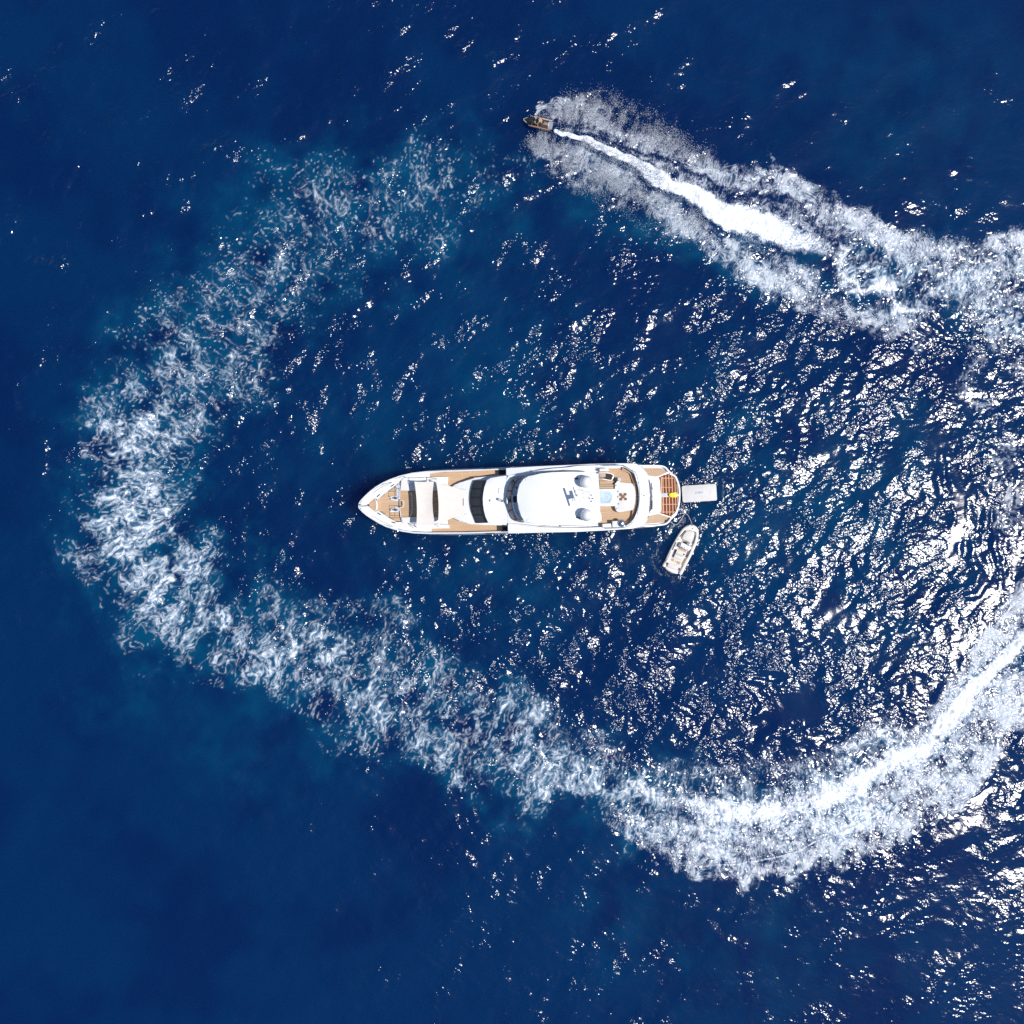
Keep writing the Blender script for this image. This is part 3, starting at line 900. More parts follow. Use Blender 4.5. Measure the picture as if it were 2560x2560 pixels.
box('bow_plank_inlay', (*YF(q1((323,787))[0], 3.2), 3.202), (.06, .55, .01), M_SLAT, yacht, bevel=0)
box('deck_plank_inlay', (*YF(q1((450,785))[0], 2.7), 2.703), (.06, .55, .01), M_SLAT, yacht, bevel=0)
box('deck_plank_inlay', (*YF(q1((565,785))[0], 2.7), 2.703), (.05, .75, .01), M_SLAT, yacht, bevel=0)
tube('bow_roller', [(*YF(q1((105,778))[0], 3.8), 3.78), (*YF(q1((150,788))[0], 3.8), 3.76)], .05, M_STEEL, yacht)
tube('bow_roller', [(*YF(q1((112,800))[0], 3.8), 3.78), (*YF(q1((138,782))[0], 3.8), 3.80)], .03, M_STEEL, yacht)
# scuppers: the six black slots let into the coamings
for c, a in (((650,474), 30), ((425,635), 40), ((435,930), -35), ((668,1070), -18)):
    box('fairlead_slot', (*YF(q1(c)[0], 3.38), 3.378), (.42, .10, .03), M_BLACK, yacht, math.radians(a), .012)
def rail(name, pts, z, h, r=.018, posts=4):
    P = spl([(*YF(p, z + h), z + h) for p in pts], 24)
    o = tube(name, P, r, M_STEEL, yacht)
    for i in np.linspace(0, 23, posts):
        p = P[int(i)]
        tube('stanchion', [(p[0], p[1], z), (p[0], p[1], z + h)], r * .8, M_STEEL, o, 6)
    return o
rail('bow_rail', q1((268,598),(400,508),(520,455),(640,420)), 3.38, .24)
rail('bow_rail', q1((288,990),(420,1065),(540,1110),(650,1140)), 3.38, .24)
rail('handrail', q1((340,600),(470,505),(560,465),(640,430)), 3.38, .10, .014, 3)
rail('handrail', q1((330,965),(490,1060),(580,1095),(655,1128)), 3.38, .10, .014, 3)
# windlasses with their chain wheels
for cx, cy, rot in ((678, 680, 8), (680, 868, -8)):
    x, y = YF(q1((cx, cy))[0], 2.9)
    ca, sa = math.cos(math.radians(-rot)), math.sin(math.radians(-rot))
    shp = [(-.52, 0), (-.40, .12), (-.10, .20), (.35, .22), (.50, .12), (.50, -.12), (.35, -.22), (-.10, -.20), (-.40, -.12)]
    w = prism('windlass_base', [(x + a * ca - b * sa, y + a * sa + b * ca) for a, b in spl(shp, 30, True)], 2.7, 2.82, M_WHITE, yacht, .03)
    lathe('capstan_drum', (x + .16, y, 2.82), [(.15, 0), (.15, .06), (.09, .10), (.09, .20), (.14, .24), (.14, .28), (0, .29)], M_STEEL, w, 16)
    lathe('chain_wheel', (x - .10, y + .02, 2.82), [(.10, 0), (.10, .10), (.05, .12), (0, .13)], M_GREY, w, 14)
    lathe('chain_pipe', (x - .38, y, 2.82), [(.07, 0), (.07, .03), (.04, .04), (0, .04)], M_BLACK, w, 12)
    box('deck_winch_motor', (x + .42, y, 2.90), (.2, .2, .18), M_LGREY, w, 0, .03)
# hatch seams in the foredeck
for rect in (((588,572),(760,572),(760,652),(588,652)), ((597,797),(760,797),(760,992),(606,992))):
    P = Y(q1(*rect), 2.7)
    for i in range(4):
        a, b = P[i], P[(i + 1) % 4]
        box('hatch_seam', ((a[0] + b[0]) / 2, (a[1] + b[1]) / 2, 2.702),
                 (math.dist(a, b), .035, .010), M_BROWN, yacht, math.atan2(b[1] - a[1], b[0] - a[0]), 0)
for a, b in (((683,572),(683,660)), ((683,797),(690,992)), ((597,840),(760,830)), ((606,960),(750,955)), ((683,470),(690,572)), ((600,930),(640,935))):
    a, b = Y(q1(a, b), 2.7)
    box('hatch_seam', ((a[0] + b[0]) / 2, (a[1] + b[1]) / 2, 2.702), (math.dist(a, b), .03, .010), M_BROWN, yacht, math.atan2(b[1] - a[1], b[0] - a[0]), 0)
# cleats
def cleat(c, z, a, s=1.0):
    x, y = YF(c, z)
    o = box('cleat', (x, y, z + .035), (.16 * s, .09 * s, .07), M_WHITE, yacht, math.radians(a), .02)
    P = [(x - .26 * s * math.cos(math.radians(a)), y - .26 * s * math.sin(math.radians(a)), z + .09), (x + .26 * s * math.cos(math.radians(a)), y + .26 * s * math.sin(math.radians(a)), z + .09)]
    tube('cleat_horn', P, .035 * s, M_STEEL, o)
for c, a in (((495,640), 38), ((625,545), 35), ((505,915), -35), ((635,1005), -30)):
    cleat(q1(c)[0], 2.7, a)
# locker lids beside the foredeck and the bell ring
box('chain_locker_lid', (*YF(q1((738,490))[0], 2.9), 2.85), (.45, .35, .3), M_LGREY, yacht, math.radians(8), .05)
box('locker_lid', (*YF(q1((735,590))[0], 2.8), 2.78), (.30, .75, .16), M_LGREY, yacht, 0, .03)
ringp = [(*YF(p, 3.3), 3.3) for p in spl(q1((775,712),(812,716),(833,750),(833,795),(812,826),(775,826)), 20)]
grab = tube('grab_hoop', ringp, .045, M_CANVAS, yacht)
tube('grab_bar', [(*YF(q1((792,706))[0], 3.28), 3.28), (*YF(q1((792,828))[0], 3.28), 3.28)], .04, M_BROWN, grab)
for e in ((778, 712), (778, 826)):
    x, y = YF(q1(e)[0], 3.28)
    tube('grab_post', [(x, y, 2.75), (x, y, 3.3)], .03, M_BROWN, grab)

# ---- lounge well ahead of the wheelhouse
well_teak = Y(q1((772,555),(1330,555),(1400,560),(1400,985),(790,985),(770,800)), 2.78)
prism('lounge_sole', well_teak, 2.62, 2.78, M_TEAK_D, yacht, 0)
prism('lounge_threshold', Y(q1((765,455),(772,555),(768,700),(772,850),(790,985),(812,1080),(800,1082),(782,990),(764,850),(760,700),(764,555),(755,458)), 2.95), 2.62, 2.95, M_WHITE, yacht, .02)
prism('lounge_line', Y(q1((958,600),(966,600),(972,650),(972,900),(940,980),(930,975),(962,895),(962,655),(940,590),(950,585)), 2.80), 2.62, 2.80, M_WHITE2, yacht, 0)
for nm, rng_, z in (('sofa', ((795,385),(905,385),(905,445),(1330,430),(1420,430),(1420,552),(905,558),(775,556)), 3.12),
                    ('sofa', ((790,988),(910,985),(1400,985),(1430,1085),(1330,1095),(910,1088),(815,1086)), 3.12)):
    so = prism(nm, Y(q1(*rng_), z), 2.64, z, M_CUSHW, yacht, .05)
prism('sofa_back', Y(q1((830,350),(890,345),(905,384),(800,384)), 3.35), 2.64, 3.35, M_WHITE, yacht, .05)
prism('sofa_back', Y(q1((905,352),(1190,352),(1190,425),(1000,430),(905,440)), 3.32), 2.64, 3.32, M_WHITE, yacht, .05)
prism('deck_box', Y(q1((725,1155),(800,1075),(832,1090),(845,1170),(790,1185)), 3.2), 2.64, 3.2, M_WHITE, yacht, .05)
prism('lounge_side_white', Y(q1((905,1092),(1330,1098),(1560,1105),(1570,1165),(1280,1168),(1000,1170)), 3.05), 2.64, 3.05, M_WHITE, yacht, .05)
prism('lounge_side_white', Y(q1((1250,340),(1545,332),(1545,395),(1530,470),(1420,430),(1330,428),(1200,425),(1200,352)), 3.05), 2.64, 3.05, M_WHITE, yacht, .05)
prism('white_side_deck', Y(q1((700,400),(900,330),(1250,282),(1250,335),(900,350),(800,372)), 2.72), 2.62, 2.72, M_WHITE2, yacht, .02)
prism('white_side_deck', Y(q1((700,1175),(800,1120),(1280,1172),(1280,1240),(950,1228)), 2.72), 2.62, 2.72, M_WHITE2, yacht, .02)
# teak side decks
prism('side_deck', Y(q1((1252,283),(1500,262),(1932,238)) + q2((440,222),(690,218),(690,308),(500,330),(300,362),(100,415)) + q1((1932,390),(1760,420),(1660,460),(1600,492),(1530,470),(1545,335),(1252,338)), 2.7), 2.6, 2.70, M_TEAK, yacht, 0)
prism('side_deck', Y(q1((1282,1172),(1560,1166),(1545,1040),(1610,1000),(1750,1060),(1900,1090)) + q2((230,1100),(500,1110),(830,1130),(830,1215),(500,1232),(0,1243)) + q1((1282,1240),), 2.7), 2.6, 2.70, M_TEAK, yacht, 0)
for x_ in ((1772,255,385), (1905,248,370)):
    a, b = Y(q1((x_[0], x_[1]), (x_[0], x_[2])), 2.7)
    box('deck_plank_inlay', ((a[0] + b[0]) / 2, (a[1] + b[1]) / 2, 2.702), (.08, math.dist(a, b), .008), M_SLAT, yacht, 0, 0)
# dark steps where the side decks dive under the flybridge wing
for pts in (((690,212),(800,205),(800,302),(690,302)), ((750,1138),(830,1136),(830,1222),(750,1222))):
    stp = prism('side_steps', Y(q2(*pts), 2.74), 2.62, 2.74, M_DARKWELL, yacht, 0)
for pts in (((445,200),(590,193),(590,208),(445,213)), ((478,1243),(620,1240),(620,1254),(478,1256))):
    prism('boarding_gate', Y(q2(*pts), 3.47), 3.2, 3.47, M_BLACK, yacht, .01)

# ---- superstructure: forward trunk, windscreen, wheelhouse roof
trunk = q1((1600,492),(1660,455),(1760,415),(1932,375)) + q2((300,342),(500,330),(800,300),(830,300),(830,1120),(500,1112),(230,1098)) + q1((1900,1085),(1750,1055),(1620,1000))
tr_local = Y(trunk, 3.7)
u_f = YF((1128, 1250), 3.7)[0]; u_b = YF((1176, 1250), 3.9)[0]
prism('forward_trunk', tr_local, 2.64, 3.7, M_WHITE, yacht, .08, ztop=lambda x, y: 3.35 + .45 * sm(x, u_f, u_b) - .010 * y * y)
def arc_pts(fn, pts, z, n):
    return [(*YF(p, z), z) for p in spl(fn(*pts), n)]
gl_f = arc_pts(q2, ((318,1082),(280,980),(245,880),(230,780),(226,680),(238,560),(262,460),(288,395)), 3.95, 21)
gl_a = arc_pts(q2, ((515,1075),(478,985),(450,880),(436,780),(432,690),(440,600),(458,500),(492,390)), 4.95, 21)
scr = None
bm = bmesh.new()
def lerp3(a, b, t): return tuple(a[k] * (1 - t) + b[k] * t for k in range(3))
def quad_band(bm, A, B, t0, t1, i0, i1, dz=0.0, thick=.04):
    rows = []
    for i in range(i0, i1 + 1):
        p, q = lerp3(A[i], B[i], t0), lerp3(A[i], B[i], t1)
        rows.append([bm.verts.new((p[0], p[1], p[2] + dz)), bm.verts.new((q[0], q[1], q[2] + dz)),
                     bm.verts.new((q[0], q[1], q[2] + dz - thick)), bm.verts.new((p[0], p[1], p[2] + dz - thick))])
    for R, S in zip(rows[:-1], rows[1:]):
        for k in range(4):
            bm.faces.new([R[k], R[(k + 1) % 4], S[(k + 1) % 4], S[k]])
    bm.faces.new(rows[0][::-1]); bm.faces.new(rows[-1])
    return bm
scr = bm_obj('windscreen', quad_band(bm, gl_f, gl_a, 0, 1, 0, 20), M_FRAME, yacht)
for i in range(5):
    A, B = spl(gl_f, 101), spl(gl_a, 101)
    i0, i1 = 2 + i * 20, 18 + i * 20
    bm_obj('windscreen_pane', quad_band(bmesh.new(), A, B, .06, .78, i0, i1, .012, .02), M_GLASS, scr)
# wheelhouse roof from the windscreen back; the flybridge deck carries on from it
roof_out = q2((515,1080),(478,985),(450,880),(436,780),(432,690),(440,600),(458,500),(492,388),(560,352),(700,330),(830,312),(1050,330),(1050,1090),(840,1112),(650,1100))
prism('wheelhouse_roof', Y(roof_out, 4.98), 2.7, 4.98, M_WHITE, yacht, .06, ztop=lambda x, y: 5.0 - .012 * y * y)
# roof fittings
x, y = YF(q2((545,722))[0], 5.1)
lathe('camera_dome', (x + .12, y, 4.98), [(.12, 0), (.14, .1), (.12, .22), (0, .27)], M_WHITE, yacht, 16)
x, y = YF(q2((700,705))[0], 5.2)
sl = lathe('searchlight', (x, y, 4.98), [(.10, 0), (.08, .18), (.10, .22), (0, .24)], M_LGREY, yacht, 14)
tube('searchlight_barrel', [(x - .1, y + .06, 5.32), (x + .2, y - .06, 5.30)], .12, M_LGREY, sl, 14)
x, y = YF(q2((738,722))[0], 5.1)
lathe('horn_base', (x, y, 4.98), [(.11, 0), (.11, .12), (.04, .2), (0, .21)], M_BLACK, yacht, 12)
for a, b in (((640,690),(700,730)), ((780,720),(755,722)), ((760,345),(845,375)), ((610,965),(865,1055))):
    tube('roof_wire', [(*YF(q2(a)[0], 5.03), 4.99), (*YF(q2(b)[0], 5.03), 5.0)], .015, M_LGREY, yacht, 5)
prism('roof_hatch', Y(q2((685,520),(765,520),(765,605),(685,605)), 5.03), 4.9, 5.03, M_WHITE, yacht, .02)

# ---- flybridge wing (full beam) with its coaming
wing = q2((803,192),(1300,168),(1932,140)) + q3((500,128),(1000,118),(1230,120),(1335,190),(1392,265),(1420,340),(1436,500),(1442,640),(1440,800),(1420,960),(1375,1085),(1300,1145),(1170,1168),(700,1200)) + q2((1932,1222),(1400,1232),(835,1250))
prism('flybridge_deck', Y(wing, 5.0), 4.62, 5.0, M_WHITE, yacht, .10)
fly_o = q2((835,312),(1000,292),(1200,255),(1400,222),(1600,200),(1800,185)) + q3((300,160),(620,150),(820,142),(1020,150),(1130,205),(1210,265),(1262,400),(1292,520),(1302,640),(1298,760),(1275,880),(1232,990),(1190,1055),(1060,1150),(900,1170),(600,1180),(300,1190)) + q2((1700,1185),(1400,1175),(1200,1150),(1000,1130),(840,1122))
FO = spl(Y(fly_o, 5.6), 120)
bm = bmesh.new()
zt = [5.25 + .55 * sm(i, 0, 18) * (1 - sm(i, 102, 119)) for i in range(120)]
wall_bm(bm, FO, offset_row(FO, -.20), 4.95, zt)
bm_obj('flybridge_coaming', bm, M_WHITE, yacht, True)
# outer bulge of the wing seen as a grey step along the north side
prism('wing_fairing', Y(q2((1200,240),(1500,205),(1800,182),(1932,178)) + q3((400,168),(600,205),(350,238),(0,240)) + q2((1700,240),(1500,248)), 5.35), 4.95, 5.35, M_WHITE, yacht, .12)
prism('wing_fairing', Y(q2((1250,1140),(1500,1170),(1800,1185)) + q3((0,1180),(520,1165),(500,1135),(0,1120)) + q2((1700,1140),(1450,1125)), 5.35), 4.95, 5.35, M_WHITE, yacht, .12)
for pts in (((1385,240),(1500,212),(1490,242)), ((1415,1160),(1515,1150),(1530,1178))):
    prism('vent_grille', Y(q2(*pts), 5.5), 5.1, 5.5, M_BLACK, yacht, .02)
# tinted flybridge screen
sf = arc_pts(qw, ((640,1575),(480,1550),(330,1480),(240,1300),(195,1130),(172,950),(185,800),(215,650),(280,480),(370,400),(560,365)), 5.25, 61)
sa_ = arc_pts(qw, ((650,1545),(520,1500),(430,1445),(360,1300),(325,1150),(300,950),(305,800),(330,690),(400,500),(470,400),(580,350)), 5.85, 61)
fs = bm_obj('flybridge_screen', quad_band(bmesh.new(), sf, sa_, 0, 1, 0, 60, 0, .03), M_PLEXI_F, yacht)
cuts = [0, 9, 20, 30, 40, 51, 60]
for a, b in zip(cuts[:-1], cuts[1:]):
    bm_obj('screen_pane', quad_band(bmesh.new(), sf, sa_, .05, .90, a + (1 if a else 0), b - 1, .012, .02), M_PLEXI, fs)
# helm console behind the screen
prism('dashboard', Y(qw((330,700),(365,690),(400,560),(470,430),(560,400),(560,1480),(500,1480),(420,1380),(360,1200),(335,1000),(330,850)), 5.7), 4.98, 5.70, M_LGREY, yacht, .03)
prism('dashboard_rim', Y(qw((305,820),(335,820),(365,1000),(372,1130),(420,1300),(500,1440),(600,1510),(560,1530),(460,1470),(370,1320),(330,1150),(310,1000)), 5.80), 5.0, 5.80, M_WHITE, yacht, .02)
prism('instrument_panel', Y(qw((255,862),(462,862),(462,1025),(262,1030)), 5.76), 5.2, 5.76, M_BLACK, yacht, .01)
prism('panel_bar', Y(qw((338,850),(356,850),(358,1040),(340,1040)), 5.80), 5.2, 5.80, M_LGREY, yacht, 0)
x, y = YF(qw((195,985))[0], 5.5)
bm = bmesh.new(); bmesh.ops.create_uvsphere(bm, u_segments=18, v_segments=10, radius=1)
bmesh.ops.transform(bm, matrix=Matrix.Translation((x, y, 5.42)) @ Matrix.Diagonal((.13, .34, .2, 1)), verts=bm.verts)
bm_obj('screen_blister', bm, M_WHITE, yacht, True)
x, y = YF(qw((450,640))[0], 5.75)
lathe('compass', (x, y, 5.70), [(.07, 0), (.07, .05), (0, .09)], M_BLACK, yacht, 12)

# ---- hardtop
ht = qw((650,1542),(565,1400),(492,1200),(463,1000),(460,850),(472,700),(522,540),(622,400),(760,315),(1073,258)) + q2((1550,262),(1700,256)) + q3((200,252),(500,258),(622,276),(634,520),(642,700),(648,900),(656,975),(672,985),(668,1050),(600,1085),(300,1100)) + q2((1560,1118),(1300,1098),(1110,1066))
HT_Z = 7.55
prism('hardtop', Y(ht, HT_Z), 7.25, HT_Z, M_WHITE, yacht, .10, ztop=lambda x, y: HT_Z - .014 * (y + .1) ** 2)
prism('hardtop_panel', Y(q2((1160,370),(1840,360)) + q3((250,1030),) + q2((1165,1025),), HT_Z), 7.3, HT_Z + .015, M_WHITE, yacht, .01, ztop=lambda x, y: HT_Z + .018 - .014 * (y + .1) ** 2)
ux0 = YF(q2((1200,700))[0], HT_Z)[0]; ux1 = YF(q2((1840,700))[0], HT_Z)[0]
for c in ((700,430), (735,1510)):
    x, y = YF(qw(c)[0], HT_Z)
    lathe('roof_stud', (x, y, HT_Z - .06), [(.05, 0), (.05, .08), (0, .1)], M_LGREY, yacht, 10)
for (px_, py_) in ((1330,1192),(1330,1302),(1490,1190),(1495,1300)):
    x, y = YF((px_, py_), 6.2)
    tube('hardtop_pillar', [(x + .15, y, 5.0), (x, y, 7.3)], .11, M_WHITE, yacht, 10)

# ---- radar mast and domes on the hardtop
def dome(c, r):
    x, y = YF(qa(c)[0], HT_Z + .9)
    o = lathe('satellite_dome', (x, y, HT_Z - .03), [(r * .62, 0), (r * .62, .22), (r * .93, .34), (r, .55), (r * .985, .78), (r * .90, 1.02), (r * .72, 1.24), (r * .45, 1.40), (r * .2, 1.47), (0, 1.49)], M_WHITE, yacht, 36)
    lathe('dome_base', (x, y, HT_Z - .05), [(r * .8, 0), (r * .8, .06), (r * .66, .1)], M_LGREY, o, 28)
dome((905, 470), .60)
dome((930, 1620), .60)
mx, my = YF(qa((760, 960))[0], HT_Z)
mast = prism('radar_mast', Y(qa((560,890),(700,850),(900,880),(1000,920),(1000,985),(880,1010),(700,1050),(580,1060)), HT_Z + .45), HT_Z - .1, HT_Z + .45, M_WHITE, yacht, .08, taper=.10)
tube('mast_post', [(mx - .3, my, HT_Z + .4), (mx - .45, my + .02, HT_Z + 1.25)], [.16, .11], M_WHITE, mast, 12)
a, b = YF(qa((430, 745))[0], HT_Z + 1.45), YF(qa((635, 1375))[0], HT_Z + 1.45)
ang = math.atan2(b[1] - a[1], b[0] - a[0])
box('radar_scanner', ((a[0] + b[0]) / 2, (a[1] + b[1]) / 2, HT_Z + 1.45), (math.dist(a, b), .17, .16), M_WHITE, mast, ang, .03)
box('scanner_gearbox', ((a[0] + b[0]) / 2 + .05, (a[1] + b[1]) / 2 + .02, HT_Z + 1.25), (.42, .34, .26), M_WHITE, mast, ang, .05)
box('mast_platform', (mx - .35, my + .02, HT_Z + 1.02), (.62, .78, .06), M_WHITE, mast, .1, .02)
tube('mast_yard', [(mx - .45, my - .7, HT_Z + .95), (mx - .25, my + .75, HT_Z + .95)], .035, M_WHITE, mast)
for k, (dx, dy, h_) in enumerate(((.1, .5, .9), (.25, .28, .7), (.3, -.25, .8), (.05, -.5, .6))):
    tube('antenna', [(mx + dx, my + dy, HT_Z + .1), (mx + dx + .02, my + dy, HT_Z + .1 + h_)], .018, M_WHITE, mast, 6)
tube('light_frame', [(*YF(qa((800,770))[0], 7.9), 7.55), (*YF(qa((800,770))[0], 7.9), 7.95), (*YF(qa((1040,840))[0], 7.9), 7.95), (*YF(qa((1050,860))[0], 7.9), 7.55)], .025, M_WHITE, mast, 6)
for c in ((1085,935), (1130,1050), (1090,1150), (1020,1040)):
    x, y = YF(qa(c)[0], HT_Z + .1)
    lathe('deck_floodlight', (x, y, HT_Z - .08), [(.05, 0), (.06, .12), (.045, .17), (0, .17)], M_BLACK, mast, 10)
for c, a2 in (((575,365), 0), ((630,1720), -20)):
    x, y = YF(qa(c)[0], HT_Z + .06)
    box('loudhailer', (x, y, HT_Z + .02), (.36, .14, .14), M_BLACK, yacht, math.radians(a2), .03)

# ---- flybridge aft deck
aft = qf((195,132),(860,118),(1112,235),(1205,455),(1252,700),(1258,900),(1250,1100),(1205,1350),(1155,1545),(950,1745),(240,1790),(180,1700))
prism('flybridge_sole', Y(aft, 5.06), 4.9, 5.06, M_TEAK, yacht, 0)
cap = Y(qf((870,105),(1120,215),(1215,440),(1275,690),(1290,900),(1275,1110),(1225,1360),(1170,1560),(955,1760)), 5.35)
CP = spl(cap, 50)
bm_obj('coaming_bench', wall_bm(bmesh.new(), CP, offset_row(CP, -.26), 5.0, 5.30), M_TEAK_D, yacht)
railp = [(x, y, 6.15) for x, y in offset_row(spl(Y(qf((300,45),(790,35),(900,45),(1120,170),(1240,250),(1310,450),(1345,700),(1352,900),(1340,1110),(1300,1360),(1240,1580),(960,1790),(350,1830)), 6.15), 60), 0)]
fr_ = tube('flybridge_rail', railp, .028, M_STEEL, yacht)
for i in range(2, 59, 7):
    p = railp[i]
    tube('stanchion', [(p[0], p[1], 5.3), p], .02, M_STEEL, fr_, 6)
# hot tub in its white surround
prism('hot_tub_surround', Y(qf((195,712),(640,705),(668,740),(668,1180),(620,1200),(200,1200)), 5.95), 5.0, 5.95, M_WHITE, yacht, .05)
cxy = YF(qf((400,950))[0], 5.97)
oct_ = Y(qf((215,800),(290,765),(500,755),(555,790),(610,850),(612,1040),(560,1110),(510,1145),(290,1145),(215,1110)), 5.97)
tub = prism('hot_tub_lip', oct_, 5.90, 5.985, M_WATERTUB, yacht, .02)
tub2 = [(cxy[0] + (x - cxy[0]) * .86, cxy[1] + (y - cxy[1]) * .86) for x, y in oct_]
prism('tub_water', tub2, 5.9, 5.995, glass('tub_water_blue', (.52, .64, .72), .05), tub, 0)
lathe('tub_step_ring', (cxy[0], cxy[1], 5.99), [(.33, 0), (.33, .012), (.27, .014), (.27, .004), (0, .004)], M_WATERTUB, tub, 20)
# teak steps up to the tub
for i, (y0, y1, z) in enumerate(((468,570,5.28),(576,628,5.5),(634,698,5.72))):
    prism('tub_step', Y(qf((210,y0),(640 - 15 * i, y0 + 4),(640 - 15 * i, y1),(215, y1 + 6)), z), 5.0, z, M_TEAK_PALE, yacht, .015)
# companionway: rounded rim, dark stairwell, lit top tread
rim_o = Y(qf((190,232),(440,232),(560,262),(625,300),(622,390),(570,480),(470,470),(330,432),(205,432)), 5.5)
rim = prism('companionway_rim', rim_o, 5.0, 5.50, M_WHITE, yacht, .05)
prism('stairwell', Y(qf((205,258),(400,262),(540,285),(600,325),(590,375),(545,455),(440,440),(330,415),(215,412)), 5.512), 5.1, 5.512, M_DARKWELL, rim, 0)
prism('stair_tread', Y(qf((205,262),(385,262),(385,370),(300,385),(225,385)), 5.53), 5.2, 5.53, M_TEAK_PALE, rim, .01)
# slatted sunpad
pad = prism('sunpad', Y(qf((690,545),(800,512),(1140,548),(1165,580),(1215,680),(1245,880),(1235,1060),(1170,1300),(1140,1312),(800,1376),(740,1360),(690,1300),(675,900)), 5.62), 5.0, 5.62, M_PAD, yacht, .06)
prism('sunpad_head', Y(qf((650,560),(720,480),(790,470),(790,512),(700,560),(690,900),(705,1300),(760,1375),(700,1340),(655,1250),(640,900)), 5.74), 5.0, 5.74, M_WHITE, yacht, .03)
for c in ((730,778), (732,930), (750,1130)):
    x, y = YF(qf(c)[0], 5.65)
    box('drink_holder', (x, y, 5.628), (.15, .17, .05), M_GREY, pad, 0, .02)
for c in ((685,610), (700,1265)):
    x, y = YF(qf(c)[0], 5.76)
    lathe('speaker_grille', (x, y, 5.72), [(.07, 0), (.07, .04), (0, .05)], M_GREY, yacht, 12)
x, y = YF(qf((715,432))[0], 5.6)
sto = box('sunpad_stool', (x - .12, y, 5.35), (.32, .34, .58), M_DARKWELL, yacht, .05, .04)
box('stool_cushion', (x + .2, y - .02, 5.58), (.34, .30, .10), M_LGREY, sto, .05, .04)
# lockers and barbecue on the south side, locker on the north
for pts, z in ((((218,128),(460,122),(465,200),(222,208)), 5.75), (((298,1702),(540,1690),(548,1790),(305,1798)), 5.75)):
    lk = prism('cushion_locker', Y(qf(*pts), z), 5.0, z, M_WHITE, yacht, .03)
    c = np.mean(np.array(Y(qf(*pts), z)), 0)
    for k in range(6):
        box('louvre', (c[0] - .45 + k * .18, c[1], z + .003), (.11, .05, .012), M_LGREY, lk, 0, 0)
prism('barbecue_counter', Y(qf((578,1622),(745,1618),(930,1640),(940,1760),(900,1800),(580,1800)), 5.95), 5.0, 5.95, M_WHITE, yacht, .04)
x, y = YF(qf((835,1682))[0], 6.05)
bq = lathe('barbecue_lid', (x, y, 5.95), [(.36, 0), (.37, .06), (.33, .13), (.2, .2), (0, .23)], M_STEEL, yacht, 30)
tube('lid_handle', [(x - .12, y - .05, 6.17), (x - .1, y - .05, 6.24), (x + .1, y + .05, 6.24), (x + .12, y + .05, 6.17)], .015, M_BLACK, bq, 6)

# ---- stern: transom block, quarters, bathing platform
prism('transom_block', Y(q3((1380,300),(1590,338),(1612,420),(1626,640),(1625,900),(1600,935),(1400,975)), 2.2), .5, 2.2, M_WHITE, yacht, .10)
sb = [(x, y) for x, y in spl(Y(q3((1425,352),(1462,372),(1490,480),(1512,640),(1508,790),(1492,880),(1460,915)), 2.55), 30)]
bm_obj('aft_sofa_back', wall_bm(bmesh.new(), sb, offset_row(sb, -.16), 2.1, 2.55), M_WHITE, yacht, True)
for pts in (((1466,432),(1478,432),(1492,540),(1478,545)), ((1478,722),(1492,720),(1490,855),(1470,860))):
    prism('sofa_cushion_gap', Y(q3(*pts), 2.58), 2.2, 2.58, M_BROWN, yacht, 0)
for pts in (((1478,560),(1500,560),(1504,610),(1482,612)), ((1482,655),(1504,652),(1502,715),(1482,718))):
    prism('sofa_pillow', Y(q3(*pts), 2.66), 2.2, 2.66, M_CANVAS, yacht, .04)
fa, fb = YF(q3((1335,632))[0], 5.3), YF(q3((1470,655))[0], 2.9)
tube('flagstaff', [(*fb, 2.5), (fa[0] + .1, fa[1], 5.35)], .035, M_GREY, yacht)
lathe('staff_truck', (fa[0] + .08, fa[1], 5.3), [(.05, 0), (.07, .05), (0, .11)], M_BLACK, yacht, 10)
plat = q3((1400,140),(1600,150),(1700,172),(1762,240),(1782,268),(1880,330),(1918,450),(1930,640),(1926,760),(1905,880),(1880,955),(1805,1000),(1745,1078),(1655,1112),(1500,1140),(1380,1150))
prism('bathing_platform', Y(plat, .62), .18, .62, M_WHITE, yacht, .06)
for pts, tpts in ((((1290,140),(1600,150),(1700,172),(1762,238),(1775,262),(1595,342),(1400,330),(1300,250)), ((1335,195),(1560,195),(1640,200),(1712,248),(1720,268),(1585,328),(1425,318),(1395,265))),
                  (((1290,1150),(1500,1138),(1655,1110),(1742,1078),(1800,1002),(1612,938),(1440,965),(1360,1060)), ((1372,1092),(1640,1072),(1705,1058),(1768,1000),(1745,985),(1605,938),(1442,966)))):
    qz = 1.35
    qt_ = prism('stern_quarter', Y(q3(*pts), qz), .5, qz, M_WHITE, yacht, .05)
    prism('quarter_teak', Y(q3(*tpts), qz + .02), 1.2, qz + .02, M_TEAK_PALE, qt_, 0)
qn = spl(Y(q3((1330,170),(1600,172),(1690,196),(1740,250),(1762,268)), 1.75), 24)
bm_obj('quarter_bulwark', wall_bm(bmesh.new(), qn, offset_row(qn, .16), 1.2, 1.72), M_WHITE, yacht, True)
qn = spl(Y(q3((1362,1118),(1640,1095),(1725,1066),(1778,1005),(1795,992)), 1.75), 24)
bm_obj('quarter_bulwark', wall_bm(bmesh.new(), qn, offset_row(qn, -.16), 1.2, 1.72), M_WHITE, yacht, True)
for c, a in ((q3((1700,205))[0], -50), (q3((1722,1045))[0], 35)):
    x, y = YF(c, 1.6)
    bo = lathe('mooring_bollard', (x, y, 1.36), [(.07, 0), (.06, .16), (.09, .2), (.09, .24), (0, .26)], M_BROWN, yacht, 12)
    box('bollard_bar', (x, y, 1.52), (.34, .06, .06), M_BLACK, bo, math.radians(a), .02)
